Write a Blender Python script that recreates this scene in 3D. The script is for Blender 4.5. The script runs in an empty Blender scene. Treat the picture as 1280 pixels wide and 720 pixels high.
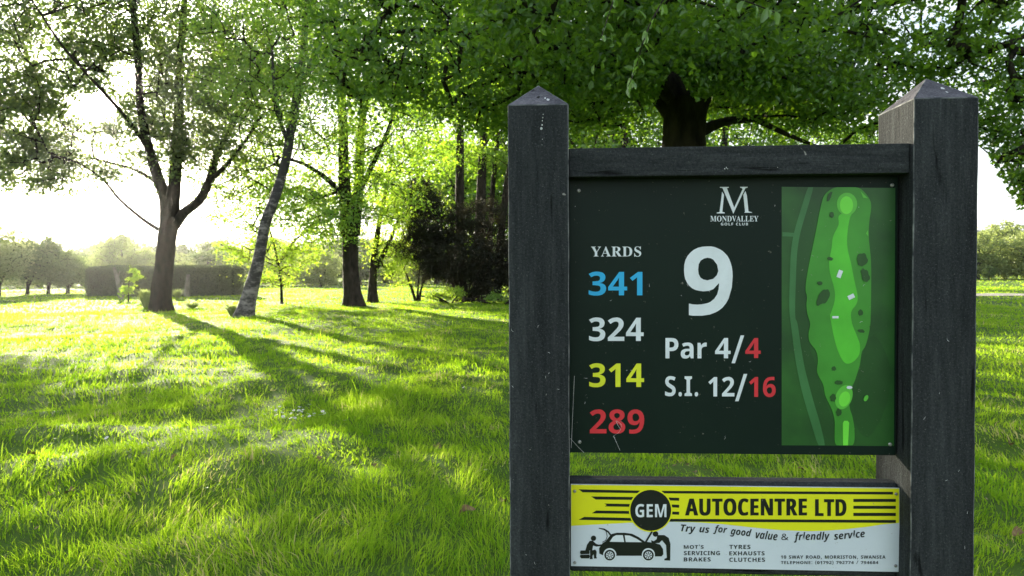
import bpy, math, random
import numpy as np
from mathutils import Vector, Matrix
from mathutils.geometry import tessellate_polygon
R = math.radians
sc = bpy.context.scene
COL = sc.collection

# ---------------------------------------------------------------- camera
F, PITCH, ROLL, EYE = 853.0, R(1.34), R(0.3), 1.25
cam = bpy.data.cameras.new('camera')
cam.sensor_width = 36.0
cam.lens = F * 36.0 / 1280.0
cam.clip_start = 0.05
cam.clip_end = 6000
camo = bpy.data.objects.new('camera', cam)
COL.objects.link(camo)
sc.camera = camo
FW = Vector((0, math.cos(PITCH), -math.sin(PITCH)))
UP0 = Vector((0, math.sin(PITCH), math.cos(PITCH)))
RT0 = Vector((1, 0, 0))
RT = RT0 * math.cos(ROLL) - UP0 * math.sin(ROLL)
UP = UP0 * math.cos(ROLL) + RT0 * math.sin(ROLL)
CP = Vector((0, 0, EYE))
camo.matrix_world = Matrix(((RT.x, UP.x, -FW.x, CP.x), (RT.y, UP.y, -FW.y, CP.y), (RT.z, UP.z, -FW.z, CP.z), (0, 0, 0, 1)))
cam.dof.use_dof = True
cam.dof.focus_distance = 1.15
cam.dof.aperture_fstop = 14.0

# ---------------------------------------------------------------- sky, sun, exposure
SUN_AZ, SUN_EL = R(-31.5), R(14.0)          # azimuth from +Y, negative to the left
SUNDIR = Vector((math.sin(SUN_AZ) * math.cos(SUN_EL), math.cos(SUN_AZ) * math.cos(SUN_EL), math.sin(SUN_EL)))
w = bpy.data.worlds.new('World')
sc.world = w
w.use_nodes = True
nt = w.node_tree
bg = nt.nodes['Background']
sky = nt.nodes.new('ShaderNodeTexSky')
sky.sky_type = 'NISHITA'
sky.sun_disc = False
sky.sun_elevation = SUN_EL
sky.sun_rotation = SUN_AZ
sky.altitude = 50
sky.air_density = 1.0
sky.dust_density = 0.8
sky.ozone_density = 1.2
VEIL = 0.18
# thin broken cloud: the sky's own light, greyed and lifted where cloud stands
tc = nt.nodes.new('ShaderNodeTexCoord')
mp = nt.nodes.new('ShaderNodeMapping')
mp.inputs['Scale'].default_value = (2.2, 2.2, 6.0)
ns = nt.nodes.new('ShaderNodeTexNoise')
ns.inputs['Scale'].default_value = 1.6
ns.inputs['Detail'].default_value = 7
ns.inputs['Roughness'].default_value = 0.6
rp = nt.nodes.new('ShaderNodeValToRGB')
rp.color_ramp.elements[0].position = 0.40
rp.color_ramp.elements[1].position = 0.60
hs = nt.nodes.new('ShaderNodeHueSaturation')
hs.inputs['Saturation'].default_value = 0.35
hs.inputs['Value'].default_value = 1.7
mx = nt.nodes.new('ShaderNodeMixRGB')
nt.links.new(tc.outputs['Generated'], mp.inputs['Vector'])
nt.links.new(mp.outputs['Vector'], ns.inputs['Vector'])
nt.links.new(ns.outputs['Fac'], rp.inputs['Fac'])
nt.links.new(rp.outputs['Color'], mx.inputs['Fac'])
nt.links.new(sky.outputs['Color'], mx.inputs['Color1'])
nt.links.new(sky.outputs['Color'], hs.inputs['Color'])
nt.links.new(hs.outputs['Color'], mx.inputs['Color2'])
# a high milky veil evens out the brightness towards the sun: c / (1 + k c)
vk = nt.nodes.new('ShaderNodeVectorMath'); vk.operation = 'MULTIPLY_ADD'
vk.inputs[1].default_value = (VEIL, VEIL, VEIL); vk.inputs[2].default_value = (1, 1, 1)
vd = nt.nodes.new('ShaderNodeVectorMath'); vd.operation = 'DIVIDE'
nt.links.new(mx.outputs['Color'], vk.inputs[0]); nt.links.new(mx.outputs['Color'], vd.inputs[0]); nt.links.new(vk.outputs[0], vd.inputs[1])
nt.links.new(vd.outputs[0], bg.inputs['Color'])
bg.inputs['Strength'].default_value = 0.135

sl = bpy.data.lights.new('sun', 'SUN')
sl.energy = 5.0
sl.angle = R(0.53)
sl.color = (1.0, 0.89, 0.68)
so = bpy.data.objects.new('sun', sl)
COL.objects.link(so)
so.rotation_euler = (-SUNDIR).to_track_quat('-Z', 'Y').to_euler()
so.location = SUNDIR * 50

sc.view_settings.view_transform = 'Standard'
sc.view_settings.look = 'None'
sc.view_settings.gamma = 1
sc.view_settings.exposure = 2.15
sc.render.engine = 'CYCLES'
cy = sc.cycles
cy.use_denoising = True
cy.max_bounces = 10
cy.diffuse_bounces = 5
cy.glossy_bounces = 2
cy.transmission_bounces = 4
cy.transparent_max_bounces = 4
cy.volume_bounces = 0
cy.volume_step_rate = 1
cy.sample_clamp_indirect = 8
cy.use_adaptive_sampling = True
cy.adaptive_threshold = 0.01
cy.caustics_reflective = False
cy.caustics_refractive = False

# ---------------------------------------------------------------- measuring helpers
def ray(px, py):
    return RT * ((px - 640) / F) + UP * ((360 - py) / F) + FW

def at(px, py, Y):
    """the point at distance Y (metres north of the camera) seen at a pixel of the 1280x720 photograph"""
    d = ray(px, py)
    return CP + d * (Y / d.y)

# ---------------------------------------------------------------- object helpers
def tag(o, label=None, cat=None, group=None, kind=None):
    if label: o['label'] = label
    if cat: o['category'] = cat
    if group: o['group'] = group
    if kind: o['kind'] = kind
    return o

def empty(name, loc, rz=0.0):
    o = bpy.data.objects.new(name, None)
    o.empty_display_size = 0.2
    o.location = loc
    o.rotation_euler = (0, 0, rz)
    COL.objects.link(o)
    return o

def link(name, me, mat=None, parent=None, loc=None, smooth=False):
    if mat is not None and len(me.materials) == 0:
        me.materials.append(mat)
    o = bpy.data.objects.new(name, me)
    COL.objects.link(o)
    if parent is not None: o.parent = parent
    if loc is not None: o.location = loc
    return o

def copy_tree(o, parent=None):
    c = o.copy()
    COL.objects.link(c)
    c.parent = parent
    for ch in o.children:
        copy_tree(ch, c)
    return c

def np_mesh(name, V, T, smooth=False):
    """triangles (n,3) or quads (n,4)"""
    V = np.ascontiguousarray(V, dtype=np.float32)
    T = np.ascontiguousarray(T, dtype=np.int32)
    k = T.shape[1]
    me = bpy.data.meshes.new(name)
    me.vertices.add(len(V)); me.vertices.foreach_set('co', V.ravel())
    me.loops.add(T.size); me.loops.foreach_set('vertex_index', T.ravel())
    me.polygons.add(len(T))
    me.polygons.foreach_set('loop_start', np.arange(0, T.size, k, dtype=np.int32))
    me.polygons.foreach_set('use_smooth', np.full(len(T), smooth))
    me.update(calc_edges=True)
    return me

def pymesh(name, V, Fc, smooth=False):
    me = bpy.data.meshes.new(name)
    me.from_pydata([tuple(v) for v in V], [], Fc)
    if smooth:
        me.polygons.foreach_set('use_smooth', [True] * len(Fc))
    me.update()
    return me

def box_mesh(name, lo, hi, bev=0.0, seg=2):
    import bmesh
    bm = bmesh.new()
    bmesh.ops.create_cube(bm, size=1.0)
    for v in bm.verts:
        v.co = Vector([(lo[i] + hi[i]) / 2 + v.co[i] * (hi[i] - lo[i]) for i in range(3)])
    if bev:
        bmesh.ops.bevel(bm, geom=list(bm.edges), offset=bev, segments=seg, affect='EDGES', profile=0.6)
    me = bpy.data.meshes.new(name)
    bm.to_mesh(me); bm.free()
    return me

# ---------------------------------------------------------------- material helpers
def mat_new(name):
    m = bpy.data.materials.new(name)
    m.use_nodes = True
    m.node_tree.nodes.clear()
    return m, m.node_tree, m.node_tree.nodes.new('ShaderNodeOutputMaterial')

def node(nt, kind, **kw):
    n = nt.nodes.new(kind)
    for k, v in kw.items():
        n.inputs[k.replace('_', ' ')].default_value = v
    return n

def c4(c): return (c[0], c[1], c[2], 1)

def srgb(r, g, b, k=1.15):
    f = lambda u: ((u / 255 + 0.055) / 1.055) ** 2.4 if u > 10 else u / 255 / 12.92
    return tuple(min(0.9, f(u) * k) for u in (r, g, b))

def leaf_mat(name, cols, trans, tfac=0.5, gloss=0.08, rough=0.45):
    """cols: two reflectance colours mixed at random from leaf to leaf; trans: the light a leaf lets through"""
    m, nt, out = mat_new(name)
    geo = nt.nodes.new('ShaderNodeNewGeometry')
    r1 = nt.nodes.new('ShaderNodeValToRGB')
    r1.color_ramp.elements[0].color = c4(cols[0]); r1.color_ramp.elements[1].color = c4(cols[1])
    r2 = nt.nodes.new('ShaderNodeValToRGB')
    r2.color_ramp.elements[0].color = c4(trans[0]); r2.color_ramp.elements[1].color = c4(trans[1])
    for r_ in (r1, r2):
        nt.links.new(geo.outputs['Random Per Island'], r_.inputs['Fac'])
    d = nt.nodes.new('ShaderNodeBsdfDiffuse'); t = nt.nodes.new('ShaderNodeBsdfTranslucent')
    nt.links.new(r1.outputs[0], d.inputs[0]); nt.links.new(r2.outputs[0], t.inputs[0])
    a = nt.nodes.new('ShaderNodeAddShader')
    nt.links.new(d.outputs[0], a.inputs[0]); nt.links.new(t.outputs[0], a.inputs[1])
    g = nt.nodes.new('ShaderNodeBsdfGlossy'); g.inputs['Roughness'].default_value = rough
    g.inputs['Color'].default_value = (0.9, 0.95, 0.9, 1)
    mx = nt.nodes.new('ShaderNodeMixShader'); mx.inputs[0].default_value = gloss
    nt.links.new(a.outputs[0], mx.inputs[1]); nt.links.new(g.outputs[0], mx.inputs[2])
    nt.links.new(mx.outputs[0], out.inputs[0])
    return m

def noise_mat(name, stops, scale=5.0, detail=6, stretch=(1, 1, 1), rough=0.8, spec=0.3, bump=0.0, bscale=None, coord='Object', ndist=0.0, bdist=0.01):
    m, nt, out = mat_new(name)
    b = nt.nodes.new('ShaderNodeBsdfPrincipled')
    tc = nt.nodes.new('ShaderNodeTexCoord')
    mp = nt.nodes.new('ShaderNodeMapping'); mp.inputs['Scale'].default_value = stretch
    n = nt.nodes.new('ShaderNodeTexNoise'); n.inputs['Scale'].default_value = scale; n.inputs['Detail'].default_value = detail
    n.inputs['Distortion'].default_value = ndist
    r_ = nt.nodes.new('ShaderNodeValToRGB')
    el = r_.color_ramp.elements
    el[0].position, el[0].color = stops[0][0], c4(stops[0][1])
    el[1].position, el[1].color = stops[-1][0], c4(stops[-1][1])
    for p, c in stops[1:-1]:
        e = el.new(p); e.color = c4(c)
    nt.links.new(tc.outputs[coord], mp.inputs[0]); nt.links.new(mp.outputs[0], n.inputs[0])
    nt.links.new(n.outputs['Fac'], r_.inputs[0]); nt.links.new(r_.outputs[0], b.inputs['Base Color'])
    b.inputs['Roughness'].default_value = rough
    b.inputs['Specular IOR Level'].default_value = spec
    if bump:
        n2 = nt.nodes.new('ShaderNodeTexNoise'); n2.inputs['Scale'].default_value = bscale or scale * 3; n2.inputs['Detail'].default_value = 8
        nt.links.new(mp.outputs[0], n2.inputs[0])
        bp = nt.nodes.new('ShaderNodeBump'); bp.inputs['Strength'].default_value = bump; bp.inputs['Distance'].default_value = bdist
        nt.links.new(n2.outputs['Fac'], bp.inputs['Height']); nt.links.new(bp.outputs[0], b.inputs['Normal'])
    nt.links.new(b.outputs[0], out.inputs[0])
    return m

def print_mat(name, col, rough=0.35, col2=None, scale=30, speck=True):
    """printed vinyl: flat ink with faint unevenness and tiny grime specks"""
    m, nt, out = mat_new(name)
    b = nt.nodes.new('ShaderNodeBsdfPrincipled')
    tc = nt.nodes.new('ShaderNodeTexCoord')
    n = nt.nodes.new('ShaderNodeTexNoise'); n.inputs['Scale'].default_value = scale; n.inputs['Detail'].default_value = 5
    nt.links.new(tc.outputs['Object'], n.inputs[0])
    r_ = nt.nodes.new('ShaderNodeValToRGB')
    k = 0.86
    r_.color_ramp.elements[0].position = 0.3; r_.color_ramp.elements[0].color = c4(col2 or tuple(c * k for c in col))
    r_.color_ramp.elements[1].position = 0.65; r_.color_ramp.elements[1].color = c4(col)
    nt.links.new(n.outputs['Fac'], r_.inputs[0])
    src = r_.outputs[0]
    if speck:
        v = nt.nodes.new('ShaderNodeTexNoise'); v.inputs['Scale'].default_value = 150; v.inputs['Detail'].default_value = 3
        v.inputs['Distortion'].default_value = 1.5
        nt.links.new(tc.outputs['Object'], v.inputs[0])
        r2 = nt.nodes.new('ShaderNodeValToRGB')
        r2.color_ramp.elements[0].position = 0.715; r2.color_ramp.elements[0].color = (0, 0, 0, 1)
        r2.color_ramp.elements[1].position = 0.76; r2.color_ramp.elements[1].color = (0.7, 0.7, 0.7, 1)
        nt.links.new(v.outputs['Fac'], r2.inputs[0])
        mx = nt.nodes.new('ShaderNodeMixRGB'); mx.inputs['Color2'].default_value = (0.25, 0.24, 0.2, 1)
        nt.links.new(r2.outputs[0], mx.inputs['Fac']); nt.links.new(src, mx.inputs['Color1'])
        src = mx.outputs[0]
    nt.links.new(src, b.inputs['Base Color'])
    b.inputs['Roughness'].default_value = rough
    b.inputs['Specular IOR Level'].default_value = 0.4
    nt.links.new(b.outputs[0], out.inputs[0])
    return m

# ---------------------------------------------------------------- terrain function
_rs = np.random.RandomState(7)
def _oct(n, lam):
    a = _rs.uniform(0, 2 * np.pi, n); k = 2 * np.pi / (lam * _rs.uniform(0.7, 1.5, n))
    return np.cos(a) * k, np.sin(a) * k, _rs.uniform(0, 2 * np.pi, n)
_O = {lam: _oct(9, lam) for lam in (0.35, 0.9, 2.2, 6.0, 16.0, 60.0)}
def nz(x, y, lam):
    kx, ky, ph = _O[lam]
    x = np.asarray(x, dtype=float); y = np.asarray(y, dtype=float)
    s = np.zeros(np.broadcast(x, y).shape)
    for a, b, p in zip(kx, ky, ph): s += np.sin(a * x + b * y + p)
    return s / 4.2
def ground_z(x, y):
    x = np.asarray(x, dtype=float); y = np.asarray(y, dtype=float)
    r = np.hypot(x, y)
    near = np.exp(-(r / 22.0) ** 2)
    h = 0.036 * nz(x, y, 0.9) * near + 0.008 * nz(x, y, 0.35) * np.exp(-(r / 9) ** 2) + 0.055 * nz(x, y, 2.2) * near + 0.05 * nz(x, y, 6.0) * np.clip(r / 6, 0, 1)
    h = h * np.clip((r - 1.2) / 1.5, 0.15, 1)
    return h
def gz(x, y): return float(ground_z(x, y))
GLYPH_TEXT = """
B0192|96,-3 75,-1 58,5 44,15 32,29 23,47 17,68 13,93 12,120 13,139 14,156 17,172 20,186 25,199 31,211 38,220 47,229 57,235 68,240 81,243 96,243 116,241 133,235 148,225 159,211 168,193 175,172 178,147 180,120 179,101 178,84 175,68 171,54 167,41 161,29 153,20 145,11 135,5 123,0 110,-2|96,38 112,43 122,58 125,70 127,84 129,101 129,120 129,139 127,156 125,170 122,182 112,197 96,202 80,197 70,182 66,170 64,156 63,139 62,120 63,101 64,84 66,70 70,58 80,43
B1192|88,0 88,139 88,162 89,186 82,179 72,170 44,148 20,178 97,240 139,240 139,0
B2192|13,0 13,35 74,96 103,127 119,150 124,172 122,185 116,194 107,199 95,201 81,199 68,194 40,176 13,209 35,226 62,238 98,243 110,243 120,241 130,238 139,235 154,224 165,211 172,196 174,178 172,159 166,142 144,110 107,74 77,45 77,43 181,43 181,0
B3192|82,-3 63,-3 45,0 28,4 13,10 13,53 45,41 77,37 100,39 115,46 123,58 126,73 121,90 114,96 103,100 68,104 50,104 50,143 68,143 102,147 112,152 118,158 122,175 120,186 114,195 103,200 88,202 72,201 58,196 37,185 13,220 46,236 56,239 67,241 79,243 91,243 109,242 124,239 138,235 150,228 159,220 166,210 170,199 172,186 171,174 168,164 163,154 157,146 149,140 140,134 130,130 120,126 120,125 133,123 145,119 155,114 164,108 170,100 175,91 178,81 179,70 176,50 168,32 163,25 155,18 147,11 137,6 125,2 112,-1 98,-3
B4192|108,0 108,50 6,50 6,85 111,240 157,240 157,89 186,89 186,50 157,50 157,0|50,89 108,89 108,130 108,148 109,169 110,182 109,182 102,169 94,155
B5192|81,-3 46,0 16,10 16,53 46,42 79,38 99,40 114,47 123,59 126,76 123,92 114,103 99,110 78,112 58,110 41,107 21,118 30,240 160,240 160,197 75,197 70,150 82,152 101,153 121,151 140,145 155,134 167,120 171,112 174,102 176,92 177,80 175,62 171,45 163,31 152,19 139,9 122,2 103,-2
B6192|99,-3 87,-3 76,-1 65,3 55,8 46,14 37,22 30,32 24,42 18,55 15,69 12,85 12,102 15,143 25,181 34,198 47,213 54,219 62,225 71,230 81,235 92,238 104,240 118,242 132,242 148,242 164,240 164,199 150,202 135,203 121,202 109,200 98,198 89,193 75,182 66,167 61,149 58,128 60,128 69,139 80,148 94,154 112,156 127,155 141,151 152,145 163,136 171,125 176,112 180,97 181,80 180,61 175,45 169,31 159,19 147,9 133,2 117,-2|98,37 112,40 123,48 130,61 132,79 130,95 124,107 114,114 99,117 80,112 67,99 62,84 66,62 78,44 88,39
B7192|37,0 127,197 9,197 9,240 181,240 181,208 90,0
B8192|96,-3 77,-2 60,1 46,6 34,14 24,23 17,34 13,47 12,61 13,73 15,83 19,93 25,101 32,108 40,114 49,120 58,125 43,136 30,150 22,166 19,185 22,203 30,217 42,228 58,236 77,241 96,243 116,241 134,236 150,228 162,217 170,203 173,185 170,165 160,150 147,137 130,127 154,111 173,90 178,77 180,62 177,44 169,28 157,14 140,5 130,1 119,-1 108,-3|96,148 116,161 123,170 125,181 123,192 117,199 107,204 96,206 84,204 75,199 69,192 67,181 69,170 76,161|95,34 112,36 124,42 131,51 133,63 128,79 114,92 98,102 94,104 69,87 61,77 59,64 61,52 68,42 79,36
B9192|60,-3 43,-3 28,-1 28,40 42,37 56,36 71,37 83,39 94,42 103,46 116,57 126,72 131,90 133,111 131,111 113,91 98,85 78,83 64,85 51,88 39,94 29,103 21,114 15,127 12,142 11,159 12,178 16,194 23,208 33,220 45,230 59,237 75,241 92,242 104,242 116,240 126,236 137,231 146,225 154,217 162,208 168,197 173,184 177,170 179,155 180,137 177,97 166,58 157,41 145,26 138,20 130,14 121,9 111,5 100,1 87,-1 74,-3|92,122 112,127 125,140 130,155 126,177 113,195 104,200 93,202 80,199 69,192 62,179 60,160 62,144 68,132 78,125
BP211|30,0 30,240 107,240 128,239 147,235 162,229 174,220 184,209 190,196 194,181 196,165 195,155 194,145 191,135 187,126 182,117 175,109 167,102 158,96 147,92 134,88 119,86 103,85 81,85 81,0|81,127 98,127 117,129 132,135 141,147 144,163 142,178 134,189 122,196 104,198 81,198
Ba203|71,-3 59,-2 48,0 39,5 30,11 23,19 18,29 15,41 14,55 15,68 19,80 26,90 35,98 46,104 60,109 77,112 96,113 128,114 128,122 126,135 120,143 111,148 99,150 73,146 48,137 31,171 64,183 101,187 119,186 134,183 147,178 158,171 167,162 173,151 176,138 178,122 178,0 143,0 133,25 132,25 120,12 107,3 91,-2|90,33 105,36 117,43 125,54 128,70 128,85 108,84 88,82 75,76 68,66 65,54 67,45 72,38
Br152|26,0 26,183 64,183 72,152 74,152 83,166 96,177 111,184 129,187 137,186 145,185 142,138 135,140 127,140 102,135 92,130 83,121 78,109 76,93 76,0
BS185|83,-3 65,-2 47,0 31,5 15,11 15,58 51,45 69,40 87,39 103,40 114,46 120,54 122,64 119,76 108,86 75,103 57,113 38,127 24,147 20,160 18,175 19,190 24,204 30,215 40,225 52,233 66,239 82,242 99,243 135,239 171,226 154,187 125,197 98,201 85,199 76,194 70,186 68,177 71,165 79,156 113,138 145,120 156,110 165,98 170,84 172,66 170,51 166,38 159,26 149,16 136,7 121,1 103,-2
BI131|11,0 11,29 40,42 40,197 11,211 11,240 120,240 120,211 91,197 91,42 120,29 120,0
BA232|0,0 85,241 147,241 232,0 177,0 160,57 72,57 55,0|85,100 147,100 130,155 125,170 120,188 116,203 111,187 106,168 102,155
BU254|126,-3 104,-2 84,3 67,10 53,21 43,34 35,49 30,66 29,85 29,240 79,240 79,93 80,79 82,68 86,59 91,51 106,42 127,39 149,43 163,52 168,60 172,69 174,80 175,93 175,240 225,240 225,85 225,73 223,61 219,50 214,40 208,30 201,22 192,15 181,8 170,3 157,0 142,-3
BT194|72,0 72,197 7,197 7,240 188,240 188,197 123,197 123,0
BO267|134,-3 115,-2 98,1 83,5 69,12 57,21 47,31 39,42 32,55 26,70 23,86 20,103 19,121 20,139 23,155 26,171 32,185 39,198 47,210 57,220 69,228 83,235 98,240 115,242 134,243 153,242 169,240 185,235 198,228 210,220 220,210 229,198 236,185 241,171 245,155 247,138 248,120 247,102 245,85 241,70 236,55 229,42 220,31 210,21 198,12 185,5 169,1 152,-2|134,39 149,41 162,45 172,51 180,61 186,73 191,87 194,102 194,120 194,138 191,154 186,168 180,180 172,189 162,196 149,200 134,201 119,200 106,196 96,189 87,180 81,168 76,154 74,138 73,120 74,102 76,87 81,73 87,61 96,51 106,45 119,41
BC214|127,-3 110,-2 94,0 79,5 66,12 55,20 45,30 37,42 31,55 26,69 22,85 20,102 19,120 20,137 23,154 27,169 33,184 40,197 49,209 59,219 71,227 84,234 99,239 115,242 132,243 168,239 202,226 186,185 159,196 132,201 118,199 106,195 96,189 87,179 81,167 76,153 73,137 72,119 73,101 75,85 80,72 86,60 94,51 105,44 117,40 132,39 161,42 193,52 193,9 162,0
BE188|30,0 30,240 168,240 168,198 81,198 81,145 162,145 162,104 81,104 81,42 168,42 168,0
BN273|30,0 30,240 94,240 198,60 199,60 198,93 197,126 197,240 243,240 243,0 178,0 74,181 73,181 75,147 76,113 76,0
BR222|30,0 30,240 100,240 123,239 143,235 159,230 172,222 183,212 190,200 194,185 196,168 194,152 190,139 173,118 151,104 222,0 165,0 108,92 81,92 81,0|81,133 97,133 119,135 133,142 142,152 144,167 141,181 133,191 118,196 96,198 81,198
BL190|30,0 30,240 81,240 81,42 178,42 178,0
BD248|30,0 30,240 105,240 124,239 141,236 156,232 171,226 184,219 195,210 205,199 214,187 220,173 225,158 228,141 229,122 227,94 220,69 210,48 195,31 176,17 153,8 127,2 98,0|81,42 103,42 135,47 158,62 172,86 176,121 175,140 172,156 166,169 159,179 149,188 137,193 124,197 108,198 81,198
BG243|131,-3 106,-1 83,5 64,14 48,28 36,46 27,67 21,92 19,120 20,138 23,155 28,171 34,185 42,198 52,210 63,220 77,228 91,235 108,239 125,242 145,243 182,239 216,228 199,188 174,197 144,201 124,198 106,191 92,179 81,162 77,153 74,142 72,131 72,119 72,108 73,97 75,87 78,78 86,61 98,49 114,42 134,39 153,40 167,42 167,92 121,92 121,135 216,135 216,10 177,0
BM317|30,0 30,240 99,240 156,56 157,56 217,240 286,240 286,0 239,0 239,113 240,140 241,168 241,188 240,188 178,0 132,0 74,188 73,188 74,168 75,139 76,111 76,0
BV218|81,0 0,240 51,240 96,97 100,83 105,63 109,44 113,63 118,83 122,97 167,240 218,240 137,0
BK223|30,0 30,240 81,240 81,130 91,144 101,158 166,240 222,240 139,134 223,0 165,0 102,101 81,86 81,0
BB226|30,0 30,240 105,240 127,239 147,236 164,232 177,226 188,218 196,208 200,195 202,179 199,160 192,144 181,133 165,127 165,126 187,117 195,110 202,100 206,86 208,70 206,54 202,40 195,29 184,18 172,10 156,5 139,1 120,0|81,145 110,145 129,146 141,152 148,160 150,172 147,184 140,192 127,197 108,198 81,198|81,42 114,42 134,44 146,51 153,61 155,75 153,87 146,96 133,102 112,104 81,104
BX224|0,0 80,124 5,240 61,240 113,153 164,240 218,240 143,121 224,0 166,0 110,91 54,0
BH257|30,0 30,240 81,240 81,146 176,146 176,240 227,240 227,0 176,0 176,103 81,103 81,0
BY210|80,0 80,92 0,240 55,240 105,141 155,240 210,240 130,93 130,0
BW325|61,0 0,240 50,240 81,109 85,89 89,66 92,46 95,66 100,88 103,105 138,240 186,240 221,105 225,89 229,66 232,46 235,66 240,89 244,109 275,240 325,240 264,0 206,0 173,126 171,137 167,153 164,170 162,182 160,170 157,153 154,137 151,126 119,0
BF184|30,0 30,240 168,240 168,198 80,198 80,136 162,136 162,95 80,95 80,0
IT178|44,0 85,197 28,197 37,240 202,240 193,197 135,197 94,0
Ir141|6,0 45,183 83,183 79,149 81,149 93,165 106,177 121,184 138,187 147,186 154,185 143,137 136,139 127,140 109,136 94,125 87,117 81,107 76,95 73,82 55,0
Iy174|1,-81 -13,-80 -23,-78 -23,-38 -14,-40 -4,-40 10,-38 22,-31 39,-8 44,0 17,183 65,183 74,98 76,74 76,50 78,50 85,70 95,95 138,183 192,183 80,-26 73,-39 64,-50 55,-60 46,-67 35,-73 24,-77 13,-80
Iu203|65,-3 44,0 30,11 25,19 21,28 19,38 18,49 19,65 22,84 43,183 92,183 70,76 67,57 72,42 85,37 96,39 105,46 121,72 132,107 148,183 197,183 158,0 121,0 124,34 122,34 111,19 98,7 83,-1
Is159|59,-3 28,-1 4,7 4,48 29,37 56,33 77,38 84,44 86,53 81,65 58,80 32,100 25,113 23,128 24,142 27,153 33,163 41,172 52,178 64,183 77,186 93,187 123,183 152,171 136,136 115,146 94,150 79,146 74,141 73,134 78,123 98,111 113,102 125,91 133,77 136,60 135,46 131,33 124,22 115,13 104,6 90,1 76,-2
If125|-7,-81 -36,-77 -36,-37 -17,-40 -8,-39 1,-34 7,-25 11,-12 45,146 18,146 23,170 53,183 56,197 60,212 65,225 72,236 80,244 89,249 99,254 110,256 123,257 144,255 162,249 149,212 139,216 127,217 118,216 112,211 104,193 102,183 138,183 130,146 94,146 59,-20 48,-50 39,-63 27,-72 12,-79
Io196|85,-3 66,-1 49,5 34,16 24,30 17,47 15,67 15,79 16,91 18,102 21,113 24,124 28,133 33,143 39,151 45,159 53,166 61,172 69,177 79,181 89,184 100,186 112,187 127,186 141,182 153,176 163,168 171,157 177,145 180,130 182,114 176,70 173,60 169,50 164,41 158,32 145,18 128,6 119,2 108,-1 97,-3|89,37 102,40 112,48 121,61 127,77 132,114 131,127 127,137 120,144 108,146 98,145 89,139 75,119 67,93 64,67 71,44
Ig199|64,-81 30,-77 4,-69 4,-26 31,-36 61,-40 77,-38 89,-32 99,-22 105,-7 106,-2 111,14 114,25 113,25 93,5 80,-1 64,-3 52,-2 40,4 30,13 22,25 16,42 15,63 15,74 16,85 18,96 21,107 24,118 28,128 33,138 38,147 50,163 64,176 81,184 99,187 115,185 127,179 145,160 146,160 156,183 194,183 154,-4 150,-18 146,-30 141,-41 135,-50 121,-64 105,-74 96,-77 86,-79 75,-80|88,37 98,39 106,44 120,65 128,91 131,118 129,130 125,139 118,145 108,147 99,145 91,140 77,121 68,94 65,65 66,53 71,44 78,38
Id199|66,-3 54,-2 41,3 31,12 22,24 17,41 15,63 15,75 16,86 18,97 21,108 24,118 28,129 33,138 38,147 50,163 65,176 81,184 100,187 114,185 126,179 141,160 143,160 143,167 145,181 147,196 160,255 209,255 155,0 117,0 120,24 119,24 97,4 83,-1|87,37 98,39 107,46 121,68 128,95 131,118 129,130 125,139 118,145 108,147 99,145 91,140 77,121 68,94 65,65 70,44
Iv172|39,0 17,183 65,183 73,87 73,70 74,49 75,49 82,69 90,86 138,183 191,183 92,0
Ia199|66,-3 54,-2 41,3 31,12 22,24 17,41 15,63 15,74 16,85 18,96 21,107 24,118 28,128 33,138 38,147 50,163 65,176 81,184 100,187 116,185 128,179 138,171 145,160 146,160 156,183 194,183 155,0 118,0 120,24 119,24 97,4 83,-1|86,37 96,39 105,45 120,65 129,92 131,120 129,131 125,139 118,145 108,147 99,145 91,140 77,121 68,94 65,65 70,44
Il100|6,0 60,255 109,255 55,0
Ie187|87,-3 72,-2 58,1 46,7 35,14 26,24 20,36 16,51 15,67 15,79 16,90 18,101 21,112 25,122 29,132 35,141 41,150 48,158 55,165 64,171 73,177 83,181 94,184 105,186 117,187 132,186 144,183 155,179 163,173 175,157 179,137 177,123 172,111 164,100 153,90 138,83 120,77 98,74 73,73 65,73 64,69 64,66 67,53 73,43 83,36 97,34 123,37 151,48 151,11 122,0|70,106 78,106 91,107 102,108 111,111 119,115 128,125 131,136 127,147 114,151 96,145 80,130
In203|6,0 45,183 83,183 79,149 81,149 92,164 105,176 121,184 138,187 159,183 174,172 179,165 183,156 185,145 186,134 182,104 160,0 111,0 133,107 136,127 132,142 118,147 108,144 98,137 82,111 72,76 55,0
Ii100|78,206 60,211 55,217 53,226 55,239 61,248 70,253 83,255 100,251 105,245 107,235 105,224 100,214 91,208|6,0 45,183 94,183 55,0
Ic162|83,-3 65,-2 49,4 35,12 24,25 17,42 15,64 15,76 16,88 18,100 21,111 25,122 29,132 34,141 40,150 47,158 54,165 62,172 71,177 80,181 90,184 101,186 112,187 141,184 166,175 150,137 133,144 114,147 99,144 87,135 78,122 71,106 65,68 67,55 72,45 81,39 93,37 116,40 138,50 138,10 113,0
SY213|51,0 51,9 65,11 74,16 79,25 80,40 80,89 23,193 15,207 7,215 0,218 -7,219 -7,228 103,228 103,219 98,219 83,216 78,208 82,196 124,113 167,183 174,204 168,215 149,219 147,219 147,228 220,228 220,219 204,212 191,196 134,102 134,40 135,25 140,16 149,11 164,9 164,0
SA218|-4,0 -4,9 5,11 12,15 25,37 103,233 112,233 192,43 206,17 212,11 222,9 222,0 115,0 115,9 135,13 142,23 136,41 126,66 52,66 39,35 38,29 37,24 43,13 62,9 64,9 64,0|57,80 121,80 88,160
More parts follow.
